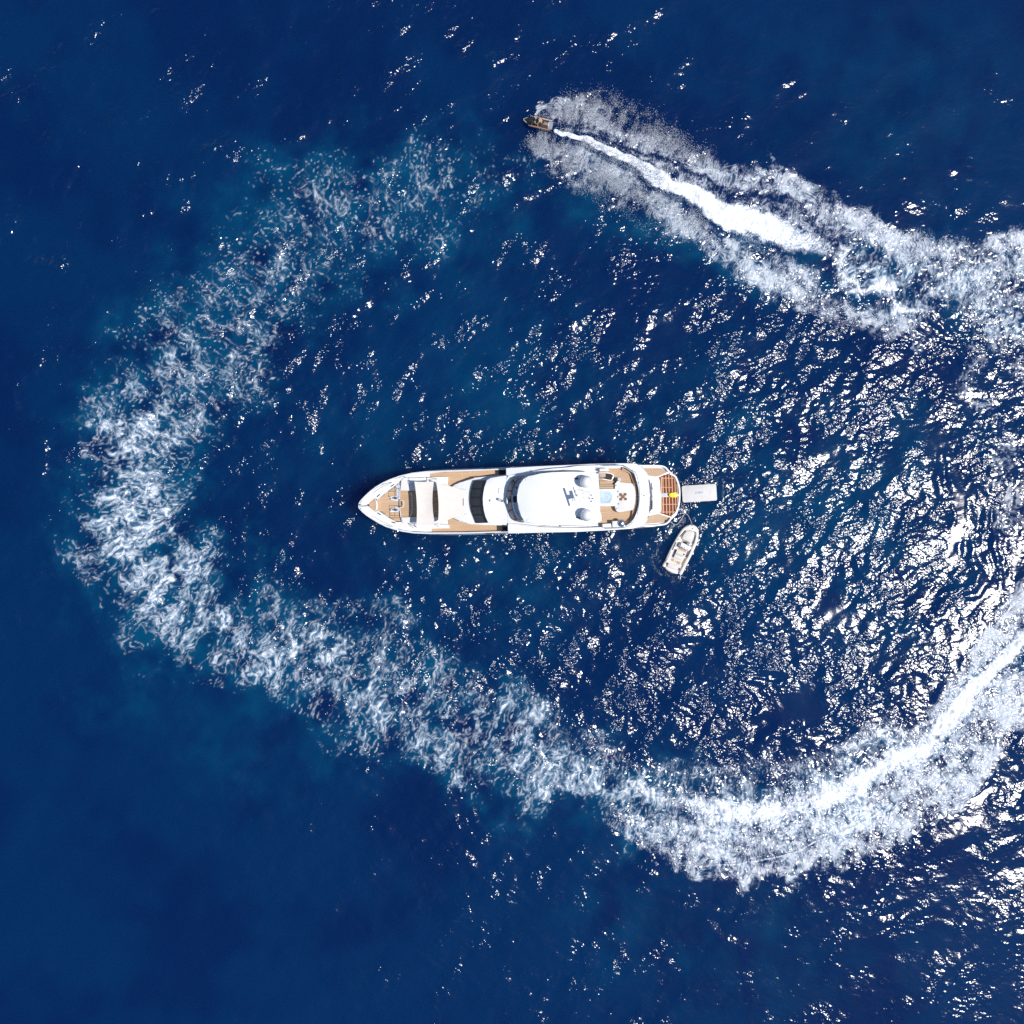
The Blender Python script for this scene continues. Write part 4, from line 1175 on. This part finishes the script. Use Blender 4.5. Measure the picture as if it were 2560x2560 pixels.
grat = qs((95,305),(470,185),(650,290),(720,480),(770,640),(785,870),(780,1150),(745,1300),(690,1490),(600,1620),(510,1680),(150,1560),(190,1400),(165,900),(140,450))
gp = prism('grating_bed', Y(grat, .635), .5, .635, M_MAHOG, yacht, 0)
# pale slats lengthways and crossways
for (a, b, w_) in (((180,300),(205,1560),.10),((235,300),(262,1560),.085),((338,260),(372,1590),.085),((440,225),(478,1640),.085),((545,250),(590,1600),.085),((648,380),(688,1480),.075),((725,560),(755,1330),.075)):
    A, B = Y(qs(a, b), .66)
    o_ = box('grating_slat', ((A[0] + B[0]) / 2, (A[1] + B[1]) / 2, .650), (w_, math.dist(A, B), .04), M_SLAT, gp, math.atan2(B[1] - A[1], B[0] - A[0]) - math.pi / 2, 0)
for (a, b, w_) in (((165,352),(640,352),.055),((160,668),(560,668),.045),((195,1250),(770,1250),.06),((205,1520),(705,1515),.06)):
    A, B = Y(qs(a, b), .66)
    box('grating_slat', ((A[0] + B[0]) / 2, (A[1] + B[1]) / 2, .655), (math.dist(A, B), w_, .04), M_SLAT, gp, math.atan2(B[1] - A[1], B[0] - A[0]), 0)
bm = bmesh.new()
for i in range(34):
    t = i / 33
    A = lerp3((*YF(qs((150,330 + t * 1250))[0], .66), 0), (0, 0, 0), 0)
    x1 = np.interp(330 + t * 1250, [330, 480, 640, 1150, 1300, 1580], [640, 715, 765, 775, 740, 480])
    B = YF(qs((x1, 330 + t * 1250))[0], .66)
    box_bm(bm, ((A[0] + B[0]) / 2, (A[1] + B[1]) / 2, .640), (abs(B[0] - A[0]), .030, .022))
tr_ = bm_obj('grating_bars', bm, M_BAR, gp); tr_['kind'] = 'stuff'
prism('platform_pad', Y(qs((165,872),(430,868),(435,1000),(170,1008)), .70), .6, .70, M_LGREY, yacht, .02)
box('pad_mark', (*YF(qs((310,938))[0], .71), .702), (.22, .05, .01), M_GREY, yacht, 0, 0)
PR = spl(Y(qs((490,170),(600,215),(700,290),(760,420),(810,560),(838,720),(845,900),(838,1100),(815,1290),(770,1440),(700,1580),(560,1700)), .75), 60)
bm_obj('platform_rim', wall_bm(bmesh.new(), PR, offset_row(PR, -.17), .3, .74), M_WHITE, yacht, True)

# ---- awnings over the lounge well with poles and lashings
AZ = 4.72
T = spl([(*YF(p, AZ), AZ) for p in q1((1003,412),(1160,418),(1320,408))], 13)
B = spl([(*YF(p, AZ), AZ) for p in q1((1036,1102),(1180,1112),(1335,1103))], 13)
aw = bm_obj('sun_awning', sheet_bm(T, B, 12, .14, .20, .10), M_CANVAS, yacht, True)
for c in ((1003,412), (1036,1102), (1320,408), (1335,1103)):
    p = YF(q1(c)[0], AZ)
    tube('awning_pole', [(p[0], p[1], 2.66), (p[0], p[1], AZ + .05)], .025, M_STEEL, aw, 8)
T = spl([(*YF(q1(c)[0], z), z) for c, z in (((1352,402), 4.70), ((1450,445), 4.68), ((1560,480), 4.62), ((1700,525), 4.5), ((1808,548), 4.38))], 15)
B = spl([(*YF(q1(c)[0], z), z) for c, z in (((1382,1102), 4.70), ((1460,1085), 4.68), ((1560,1025), 4.62), ((1690,970), 4.5), ((1812,935), 4.38))], 15)
aw2 = bm_obj('sun_awning', sheet_bm(T, B, 12, .16, .05, .10), M_CANVAS, yacht, True)
for a, b, z0, z1 in (((1352,402),(1368,372),4.7,3.1), ((1382,1102),(1395,1145),4.7,3.1), ((1808,548),(1838,540),4.38,4.0), ((1812,935),(1850,935),4.38,4.0)):
    A, B_ = YF(q1(a)[0], z0), YF(q1(b)[0], z1)
    tube('awning_lashing', [(*A, z0), (*B_, z1)], .018, M_LGREY, aw2, 6)
prism('cast_seam', Y(q1((1785,680),(1795,680),(1797,800),(1787,800)), 4.41), 4.36, 4.405, M_BROWN, aw2, 0)
for a, b in (((1225,340),(1370,368)), ((1000,1095),(1040,1148)), ((905,1080),(1045,1148))):
    A, B_ = YF(q1(a)[0], 3.2), YF(q1(b)[0], 3.2)
    tube('lounge_rail', [(*A, 3.25), (*B_, 3.25)], .02, M_STEEL, yacht, 6)
# ================================================================== THINGS ON AND ROUND THE YACHT
def at(px, py, z):
    x, y = px2w(px, py, z); return (x, y, z)

# ---- inflatable bathing island astern
qp = zoomed(1700, 1200, 19.32)
PF = frame(1748, 1233, 2.9)
isl = thing('inflatable_island', 'pale grey inflatable swim platform floating behind the stern', 'swim platform', PF)
isl.location.z = .10
cor = [PF(p, .2) for p in qp((80, 290), (1735, 185), (1785, 985), (130, 1090))]
def rounded(P, r, n=6):
    out = []
    for i in range(len(P)):
        a, b, c = (np.array(P[j % len(P)]) for j in (i - 1, i, i + 1))
        u = (a - b) / np.linalg.norm(a - b); v = (c - b) / np.linalg.norm(c - b)
        for t in np.linspace(0, 1, n):
            p = (1 - t) ** 2 * (b + u * r) + 2 * t * (1 - t) * b + t * t * (b + v * r)
            out.append(tuple(p))
    return out
prism('deck_pad', rounded(cor, .14), -.06, .20, M_PVC, isl, .06)
side = rounded([(x * 1.012, y * 1.02) for x, y in cor], .16)
prism('side_band', side, -.08, .10, plain('charcoal_band', (.06, .065, .08), .6), isl, .03)
for i in range(1, 9):
    t = i / 9
    a = np.array(cor[0]) * (1 - t) + np.array(cor[1]) * t; b = np.array(cor[3]) * (1 - t) + np.array(cor[2]) * t
    if i == 3:
        box('pad_seam', ((a[0] + b[0]) / 2, (a[1] + b[1]) / 2, .201), (.02, math.dist(a, b) * .92, .004), M_LGREY, isl, 0, 0)
for t in (.25, .5, .75):
    a = np.array(cor[3]) * (1 - t) + np.array(cor[2]) * t
    tube('grab_handle', [(a[0] - .12, a[1] + .03, .12), (a[0] - .1, a[1] - .05, .16), (a[0] + .1, a[1] - .05, .16), (a[0] + .12, a[1] + .03, .12)], .02, M_GREY, isl, 6)
c0 = PF(qp((925, 610))[0], .2)
text_part('maker_mark', 'JOBEX', .30, M_INK, isl, (c0[0], c0[1], .204))

# ---- tender
qt = zoomed(1630, 1290, 11.364)
TF = frame(1706.5, 1372, 63.2)
ten = thing('tender', 'small cream tender boat with dark grip strips moored off the port quarter', 'boat', TF)
def TT(z, *pts): return [TF(p, z) for p in qt(*pts)]
M_TUBE = plain('cream_hypalon', (.66, .62, .565), .55, dirt=.04, dirt_scale=4)
M_CREAM = plain('cream_upholstery', (.60, .565, .52), .7, dirt=.03)
body = TT(.35, (1090,275),(930,365),(810,510),(670,740),(570,920),(480,1110),(400,1290),(360,1420),(400,1480),(480,1545),(580,1600),(700,1640),(760,1640),(850,1520),(930,1380),(1030,1180),(1130,980),(1210,800),(1260,640),(1285,480),(1285,385),(1190,315))
prism('hull', body, -.25, .36, M_WHITE, ten, .05, taper=-.02)
for pts in (((1125,285),(1010,320),(900,400),(800,535),(690,720),(590,905),(500,1090),(420,1270),(355,1390),(325,1440)),
            ((1140,290),(1230,340),(1275,420),(1278,540),(1250,690),(1190,860),(1100,1060),(1010,1240),(920,1420),(840,1580),(785,1650))):
    P = [(*TF(p, .5), .44) for p in spl(qt(*pts), 40)]
    R = [.19] * 38 + [.21, .14]
    tb = tube('buoyancy_tube', P, R, M_TUBE, ten, 14)
prism('bow_plate', TT(.66, (1070,255),(1000,300),(930,370),(1010,400),(1120,400),(1250,470),(1300,440),(1305,375),(1190,300)), .3, .66, M_TUBE, ten, .06)
x, y = TF(qt((1155, 362))[0], .7)
lathe('bow_cleat', (x, y, .66), [(.05, 0), (.05, .05), (.03, .07), (0, .08)], M_BLACK, ten, 10)
prism('bow_cushion', TT(.62, (985,430),(1120,425),(1215,490),(1200,600),(1120,780),(1085,770),(870,655),(850,640),(900,530)), .3, .62, M_CREAM, ten, .07)
prism('cockpit_sole', TT(.38, (850,650),(1150,800),(1060,1000),(960,1200),(830,1420),(700,1520),(480,1420),(560,1240),(640,1060),(740,850)), .3, .38, M_CREAM, ten, 0)
for pts in (((870,655),(985,700),(970,800),(845,740)), ((765,890),(800,880),(985,970),(955,1030),(735,935)),
            ((560,1200),(640,1215),(615,1300),(540,1265)), ((712,1275),(815,1305),(780,1385),(690,1345)), ((668,1258),(690,1262),(665,1320),(645,1312))):
    prism('teak_panel', TT(.40, *pts), .3, .40, M_TEAK_PALE, ten, .01)
prism('console', TT(.92, (830,760),(900,770),(1130,880),(1115,915),(1040,1000),(800,880)), .35, .92, M_WHITE, ten, .06)
prism('console_windscreen', TT(1.0, (985,745),(1080,755),(1065,870),(990,820)), .5, 1.02, glass('tender_screen', (.30, .33, .40), .1), ten, .04)
prism('engine_shade', TT(.80, (770,800),(830,750),(820,830),(800,880),(745,850)), .35, .80, M_GREY, ten, .03)
for c in ((850,885), (925,905), (1000,940)):
    x, y = TF(qt(c)[0], .95)
    box('gauge', (x, y, .925), (.09, .12, .03), M_BLACK, ten, 0, .01)
x, y = TF(qt((740, 880))[0], .9)
bm = bmesh.new()
tube_bm(bm, [(x + .02, y + .17 * math.cos(k / 12 * 6.2832), .9 + .17 * math.sin(k / 12 * 6.2832)) for k in range(13)], .016, 6)
bm_obj('steering_wheel', bm, M_BLACK, ten, True)
prism('helm_seat', TT(.80, (715,950),(960,1045),(900,1140),(670,1060)), .35, .80, M_CREAM, ten, .06)
prism('aft_seat', TT(.72, (655,1090),(895,1165),(855,1260),(610,1180)), .35, .72, M_CREAM, ten, .06)
prism('side_locker', TT(.60, (690,950),(725,955),(625,1165),(595,1150)), .35, .60, M_BROWN, ten, .02)
prism('seat_pocket', TT(.83, (890,1065),(935,1080),(925,1120),(882,1110)), .5, .83, M_BLACK, ten, .01)
prism('stern_bench', TT(.66, (470,1330),(820,1440),(780,1560),(430,1440)), .3, .66, M_CREAM, ten, .06)
prism('swim_step', TT(.30, (385,1460),(470,1530),(580,1590),(690,1625),(700,1650),(570,1625),(440,1555),(370,1480)), .1, .30, M_TEAK_PALE, ten, .02)
for pts in (((425,1320),(445,1325),(440,1370),(465,1385),(440,1395),(415,1370)), ((760,1470),(800,1480),(785,1545),(745,1550),(770,1500))):
    prism('stern_handle', TT(.74, *pts), .6, .74, M_BROWN, ten, .01)
for a, b, w_ in (((955,405),(790,590),.11), ((685,745),(575,965),.11), ((545,1010),(455,1200),.05), ((450,1210),(372,1325),.09),
                 ((1242,550),(1180,790),.11), ((1100,960),(1000,1180),.11), ((980,1210),(885,1390),.08), ((765,640),(725,690),.10), ((1150,850),(1130,905),.09)):
    A, B = TF(qt(a)[0], .66), TF(qt(b)[0], .66)
    box('grip_strip', ((A[0] + B[0]) / 2, (A[1] + B[1]) / 2, .635), (math.dist(A, B), w_, .03), M_BROWN if w_ > .1 else M_TEAK_D, ten, math.atan2(B[1] - A[1], B[0] - A[0]), .01)

# ---- line to the tender
rp = spl([at(1672, 1302, 1.45), at(1690, 1312, .15), at(1702, 1300, .10), at(1713, 1284, .10), at(1722, 1292, .10), at(1732, 1316, .35), at(1731, 1321, .66)], 40)
rope = tube('mooring_line', rp, .022, M_CANVAS, None, 6)
rope['label'] = 'thin pale mooring line floating between the yacht stern and the tender'; rope['category'] = 'rope'

# ---- yellow sea scooter on the bathing platform
SF = frame(1684.5, 1238, 3.0)
sea_sc = thing('sea_scooter', 'bright yellow sea scooter lying on the red brown stern grating', 'sea scooter', SF)
def SS(z, *pts): return [SF(p, z) for p in qs(*pts)]
bm = prism_bm(spl(SS(.95, (448,905),(480,865),(560,855),(640,850),(720,868),(785,905),(788,955),(740,995),(640,1008),(560,1012),(490,1000),(452,965)), 40, True), .66, .93, .10)
bm_obj('body', bm, M_YELLOW, sea_sc, True)
for pts in (((610,850),(645,835),(700,838),(720,868),(640,866)), ((620,1005),(660,1008),(700,1004),(690,1022),(640,1024))):
    prism('handle', SS(.90, *pts), .70, .90, M_YELLOW, sea_sc, .02)
prism('display', SS(.945, (650,905),(705,900),(710,935),(660,945)), .8, .942, M_LGREY, sea_sc, .01)
prism('nose_intake', SS(.90, (432,900),(455,905),(455,962),(432,955)), .68, .90, M_BLACK, sea_sc, .02)
for c in ((715, 882), (718, 955)):
    x, y = SF(qs(c)[0], .95)
    lathe('control_knob', (x, y, .93), [(.04, 0), (.04, .03), (0, .04)], M_BROWN, sea_sc, 10)

# ---- tray on the sunpad
GF = frame(1557.5, 1242, 2.0)
tray = thing('serving_tray', 'small square tray with dark brown corners on the cream sunpad', 'tray', GF)
tray.location.z = 5.62
TC = [GF(p, 5.64) for p in qf((792,850),(958,842),(972,1012),(800,1022))]
prism('tray_board', TC, .0, .035, plain('tray_cream', (.55, .43, .33), .6), tray, .01)
cc = np.mean(np.array(TC), 0)
for i in range(4):
    p = np.array(TC[i]) * .78 + cc * .22
    box('corner_tile', (p[0], p[1], .042), (.26, .24, .03), plain('tray_brown', (.10, .045, .03), .6) if i == 0 else bpy.data.materials['tray_brown'], tray, 0, .01)
box('centre_tile', (cc[0], cc[1], .05), (.32, .32, .05), plain('tray_rust', (.20, .06, .035), .6), tray, .1, .01)

# ---- jet ski
qj = zoomed(1290, 270, 16.1)
JF = frame(1345, 312, 167.9)
M_JBODY = plain('bronze_hull_paint', (.045, .032, .028), .35, coat=.3, dirt=.1)
M_JTAN = plain('tan_deck_paint', (.27, .16, .11), .5, dirt=.1)
M_JPALE = plain('pale_bow_paint', (.42, .38, .37), .4)
jet = thing('jet_ski', 'brown and black jet ski racing left ahead of its white wake', 'jet ski', JF)
st_ = [(-1.55, .40, .48, .02), (-1.45, .46, .52, .0), (-.8, .51, .56, -.02), (0, .52, .58, -.02), (.6, .48, .60, .02), (1.05, .37, .62, .10), (1.38, .24, .64, .22), (1.58, .09, .65, .38)]
bm = bmesh.new(); RR = []
for x, w_, zt_, zb in st_:
    ring = [(x, 0, zb), (x, w_ * .55, zb + .08), (x, w_ * .95, zt_ * .6 + .05), (x, w_, zt_ - .05), (x, w_ * .9, zt_)]
    RR.append([bm.verts.new(p) for p in ring] + [bm.verts.new((p[0], -p[1], p[2])) for p in ring[:0:-1]])
for A, B in zip(RR[:-1], RR[1:]):
    for k in range(len(A)):
        bm.faces.new([A[k], A[(k + 1) % len(A)], B[(k + 1) % len(B)], B[k]])
bm.faces.new(RR[0][::-1]); bm.faces.new(RR[-1])
bm_obj('hull', bm, M_JBODY, jet, True)
def loftbox(name, stt, mat, par):
    """stations of (x, half width, z top, z bottom) with rounded shoulders"""
    b_ = bmesh.new(); rr = []
    for x, w_, zt_, zb in stt:
        pr_ = [(w_, zb), (w_ * .96, zb + (zt_ - zb) * .6), (w_ * .7, zb + (zt_ - zb) * .92), (w_ * .25, zt_)]
        rr.append([b_.verts.new((x, y_, z_)) for y_, z_ in pr_] + [b_.verts.new((x, -y_, z_)) for y_, z_ in pr_[::-1]])
    for A, B in zip(rr[:-1], rr[1:]):
        for k in range(len(A) - 1):
            b_.faces.new([A[k], A[k + 1], B[k + 1], B[k]])
        b_.faces.new([A[-1], A[0], B[0], B[-1]])
    b_.faces.new(rr[0][::-1]); b_.faces.new(rr[-1])
    return bm_obj(name, b_, mat, par, True)
loftbox('bow_hood', [(.30, .34, .98, .5), (.55, .38, 1.0, .5), (.9, .33, .90, .52), (1.25, .20, .78, .56), (1.5, .07, .70, .6)], M_BLACK, jet)
loftbox('bow_flash', [(1.18, .30, .70, .58), (1.35, .22, .705, .6), (1.56, .07, .70, .6)], M_JPALE, jet)
loftbox('seat', [(-1.05, .17, .82, .5), (-.7, .20, .86, .5), (-.3, .17, .80, .5), (.1, .16, .84, .5), (.32, .20, .95, .5)], M_JTAN, jet)
for s in (1, -1):
    box('footwell', (-.35, s * .39, .545), (1.3, .18, .05), M_BLACK, jet, 0, .01)
    loftbox('gunwale', [(-1.4, .06, .62, .5), (-.6, .07, .66, .5), (.3, .07, .70, .5), (.9, .05, .72, .55)], M_JTAN if s > 0 else M_JPALE, jet).location.y = s * .49
    box('sponson', (-1.1, s * .57, .25), (.7, .09, .1), M_BLACK, jet, 0, .02)
    tube('mirror', [(.55, s * .30, .95), (.58, s * .42, 1.02), (.62, s * .50, 1.02)], [.03, .06, .05], M_BLACK, jet, 8)
box('stern_deck', (-1.30, 0, .56), (.45, .78, .07), M_GREY, jet, 0, .02)
box('grab_rail', (-1.1, 0, .70), (.06, .42, .05), M_WHITE, jet, 0, .015)
tube('steering_post', [(.45, 0, .9), (.36, 0, 1.12)], [.08, .06], M_BLACK, jet, 10)
hb = tube('handlebar', [(.22, .36, 1.13), (.30, .22, 1.14), (.36, 0, 1.14), (.30, -.22, 1.14), (.22, -.36, 1.13)], .022, M_WHITE, jet, 8)
for s in (1, -1):
    tube('hand_grip', [(.235, s * .28, 1.135), (.20, s * .42, 1.125)], .03, M_BLACK, hb, 8)

# ---- rider
RF = frame(1345, 312, 167.9)
M_SKIN = plain('sun_tanned_skin', (.42, .245, .155), .55, dirt=.05)
M_SHORT = plain('dark_swim_shorts', (.02, .02, .026), .8)
M_HAIR = plain('dark_hair', (.03, .02, .014), .7)
rider = thing('person', 'person in dark shorts leaning forward over the handlebar of the jet ski', 'person', RF)
def skin_body(nodes, edges, root):
    """nodes: name -> (position, radius)"""
    names = list(nodes)
    mesh = bpy.data.meshes.new('body')
    mesh.from_pydata([nodes[n][0] for n in names], [(names.index(a), names.index(b)) for a, b in edges], [])
    o = bpy.data.objects.new('body', mesh)
    col.objects.link(o)
    sk = o.modifiers.new('skin', 'SKIN')
    lay = mesh.skin_vertices[0]
    for i, n in enumerate(names):
        r = nodes[n][1]
        lay.data[i].radius = (r, r) if not isinstance(r, tuple) else r
        lay.data[i].use_root = (n == root)
    sb_ = o.modifiers.new('sub', 'SUBSURF'); sb_.levels = 2; sb_.render_levels = 2
    dg = bpy.context.evaluated_depsgraph_get()
    m2 = bpy.data.meshes.new_from_object(o.evaluated_get(dg))
    bpy.data.objects.remove(o)
    return m2
ND = {'pelvis': ((-.42, 0, .98), .155), 'waist': ((-.34, 0, 1.16), .14), 'chest': ((-.18, 0, 1.38), .165), 'neck': ((-.05, 0, 1.53), .065), 'head0': ((.02, 0, 1.63), .085), 'head1': ((.05, 0, 1.74), .09)}
ED = [('pelvis', 'waist'), ('waist', 'chest'), ('chest', 'neck'), ('neck', 'head0'), ('head0', 'head1')]
for s, t in ((1, 'l'), (-1, 'r')):
    ND.update({'sh' + t: ((-.14, s * .20, 1.45), .075), 'el' + t: ((.02, s * .38, 1.24), .05), 'wr' + t: ((.16, s * .36, 1.17), .034), 'pa' + t: ((.215, s * .35, 1.165), .036),
               'hp' + t: ((-.38, s * .16, .94), .11), 'kn' + t: ((.06, s * .33, .86), .075), 'an' + t: ((-.12, s * .38, .64), .048), 'to' + t: ((.08, s * .40, .60), .04)})
    ED += [('chest', 'sh' + t), ('sh' + t, 'el' + t), ('el' + t, 'wr' + t), ('wr' + t, 'pa' + t), ('pelvis', 'hp' + t), ('hp' + t, 'kn' + t), ('kn' + t, 'an' + t), ('an' + t, 'to' + t)]
bodym = skin_body(ND, ED, 'pelvis')
bm = bmesh.new(); bm.from_mesh(bodym)
for s in (1, -1):
    for k in range(4):            # fingers curl over the grip
        yy = s * (.30 + .026 * k); L = (.9, 1.0, .95, .8)[k]
        tube_bm(bm, [(.20, yy, 1.17), (.245, yy, 1.168), (.262, yy, 1.145), (.25, yy, 1.12 - .01 * L), (.225, yy, 1.108)], [.012, .0115, .011, .010, .008], 6)
    tube_bm(bm, [(.19, s * .31, 1.155), (.20, s * .285, 1.13), (.225, s * .275, 1.112)], [.014, .012, .009], 6)   # thumb
    # ear
    tube_bm(bm, [(.03, s * .078, 1.70), (.02, s * .095, 1.71), (.03, s * .08, 1.66)], [.012, .016, .01], 6)
tube_bm(bm, [(.125, 0, 1.70), (.150, 0, 1.675), (.125, 0, 1.66)], [.012, .018, .012], 6)                            # nose
tube_bm(bm, [(.118, .03, 1.625), (.126, 0, 1.622), (.118, -.03, 1.625)], .008, 6)                                   # mouth
bm_obj('body', bm, M_SKIN, rider, True)
for s in (1, -1):
    lathe('eye', (.128, s * .035, 1.705), [(0, -.01), (.011, 0), (0, .01)], M_WHITE, rider, 8)
bm = bmesh.new()
tube_bm(bm, [(-.40, 0, 1.12), (-.44, 0, 1.0), (-.43, 0, .88)], [.165, .19, .15], 14)
for s in (1, -1):
    tube_bm(bm, [(-.40, s * .13, .96), (-.20, s * .22, .93), (-.06, s * .29, .90)], [.135, .125, .105], 12)
bm_obj('shorts', bm, M_SHORT, rider, True)
bm = bmesh.new(); bmesh.ops.create_uvsphere(bm, u_segments=16, v_segments=10, radius=1)
bmesh.ops.transform(bm, matrix=Matrix.Translation((.035, 0, 1.735)) @ Matrix.Diagonal((.112, .10, .105, 1)), verts=bm.verts)
bmesh.ops.delete(bm, geom=[v for v in bm.verts if v.co.z < 1.66 or (v.co.x > .085 and v.co.z < 1.76)], context='VERTS')
bm_obj('hair', bm, M_HAIR, rider, True)

# ---- spray thrown up by the jet ski: loose drops
def spray_cloud():
    r = np.random.default_rng(99)
    C = []
    def fan(path, n, spread, zmax, size):
        """path: (px, py, half width px, weight)"""
        P = np.array([(*sea_px(a, b), w / PPM, v) for a, b, w, v in path])
        seg = np.hypot(np.diff(P[:, 0]), np.diff(P[:, 1])) * (P[1:, 3] + P[:-1, 3]) / 2 * (P[1:, 2] + P[:-1, 2])
        cdf = np.concatenate([[0], np.cumsum(seg)]); cdf /= cdf[-1]
        q = r.random(n)
        i = np.clip(np.searchsorted(cdf, q) - 1, 0, len(seg) - 1)
        t = r.random(n)
        p = P[i] * (1 - t)[:, None] + P[i + 1] * t[:, None]
        # clumps: pull drops towards random knots
        off = np.clip(r.normal(0, .42, n), -1.1, 1.1) * p[:, 2]
        d = P[i + 1, :2] - P[i, :2]; d /= np.linalg.norm(d, axis=1)[:, None]
        x = p[:, 0] - d[:, 1] * off + r.normal(0, .25, n); y = p[:, 1] + d[:, 0] * off + r.normal(0, .25, n)
        ix = np.clip(((x + CORE) / DX).astype(int), 0, NC); iy = np.clip(((y + CORE) / DX).astype(int), 0, NC)
        keep = r.random(n) < np.clip(.5 + .42 * med_n[iy, ix] + .30 * sml_n[iy, ix], .04, 1)
        z = r.random(n) ** 1.6 * zmax * (1 - np.abs(off) / (p[:, 2] + .01) * .4).clip(.2, 1) + .03
        s = size * (.5 + r.random(n) ** 2 * 1.6)
        C.append(np.stack([x, y, z, s], 1)[keep])
    fan([(1350,300,16,.7),(1400,280,40,1.3),(1460,272,54,1.3),(1540,290,58,1.0),(1620,330,58,.8),(1700,380,50,.6),(1780,410,36,.3)], 34000, .4, 1.3, .020)
    fan([(1335,340,26,1.0),(1345,362,46,1.4),(1410,395,54,1.3),(1490,435,58,1.0),(1570,480,64,.9),(1660,525,64,.7),(1760,570,56,.5)], 40000, .4, 1.3, .020)
    fan([(1382,322,6,1.6),(1440,345,12,1.2),(1540,388,18,.9),(1660,448,26,.6)], 7000, .3, .8, .022)
    D = np.concatenate(C)
    n = len(D)
    tet = np.array([(1, 1, 1), (1, -1, -1), (-1, 1, -1), (-1, -1, 1)], float) * .75
    ang = r.random(n) * 6.283
    c, s = np.cos(ang), np.sin(ang)
    V = np.zeros((n, 4, 3))
    for k in range(4):
        V[:, k, 0] = D[:, 0] + D[:, 3] * (c * tet[k, 0] - s * tet[k, 1])
        V[:, k, 1] = D[:, 1] + D[:, 3] * (s * tet[k, 0] + c * tet[k, 1])
        V[:, k, 2] = D[:, 2] + D[:, 3] * tet[k, 2]
    base = (np.arange(n) * 4)[:, None, None]
    F = (base + np.array([[0, 1, 2], [0, 3, 1], [0, 2, 3], [1, 3, 2]])[None]).reshape(-1, 3)
    me_ = bpy.data.meshes.new('spray')
    me_.vertices.add(n * 4); me_.vertices.foreach_set('co', V.reshape(-1))
    me_.loops.add(len(F) * 3); me_.loops.foreach_set('vertex_index', F.reshape(-1).astype(np.int32))
    me_.polygons.add(len(F)); me_.polygons.foreach_set('loop_start', np.arange(0, len(F) * 3, 3, dtype=np.int32))
    me_.update(calc_edges=True)
    m = new_mat('water_drops'); g = NT(m)
    a = g.node('ShaderNodeBsdfDiffuse'); a.inputs['Color'].default_value = (.78, .80, .84, 1)
    b = g.node('ShaderNodeBsdfTranslucent'); b.inputs['Color'].default_value = (.78, .80, .84, 1)
    mx = g.node('ShaderNodeMixShader'); mx.inputs[0].default_value = .5
    g.put(mx.inputs[1], a.outputs[0]); g.put(mx.inputs[2], b.outputs[0])
    o = g.node('ShaderNodeOutputMaterial'); g.put(o.inputs['Surface'], mx.outputs[0])
    ob = link('spray', me_, m)
    ob['kind'] = 'stuff'; ob['label'] = 'white spray thrown up on both sides of the jet ski'
spray_cloud()
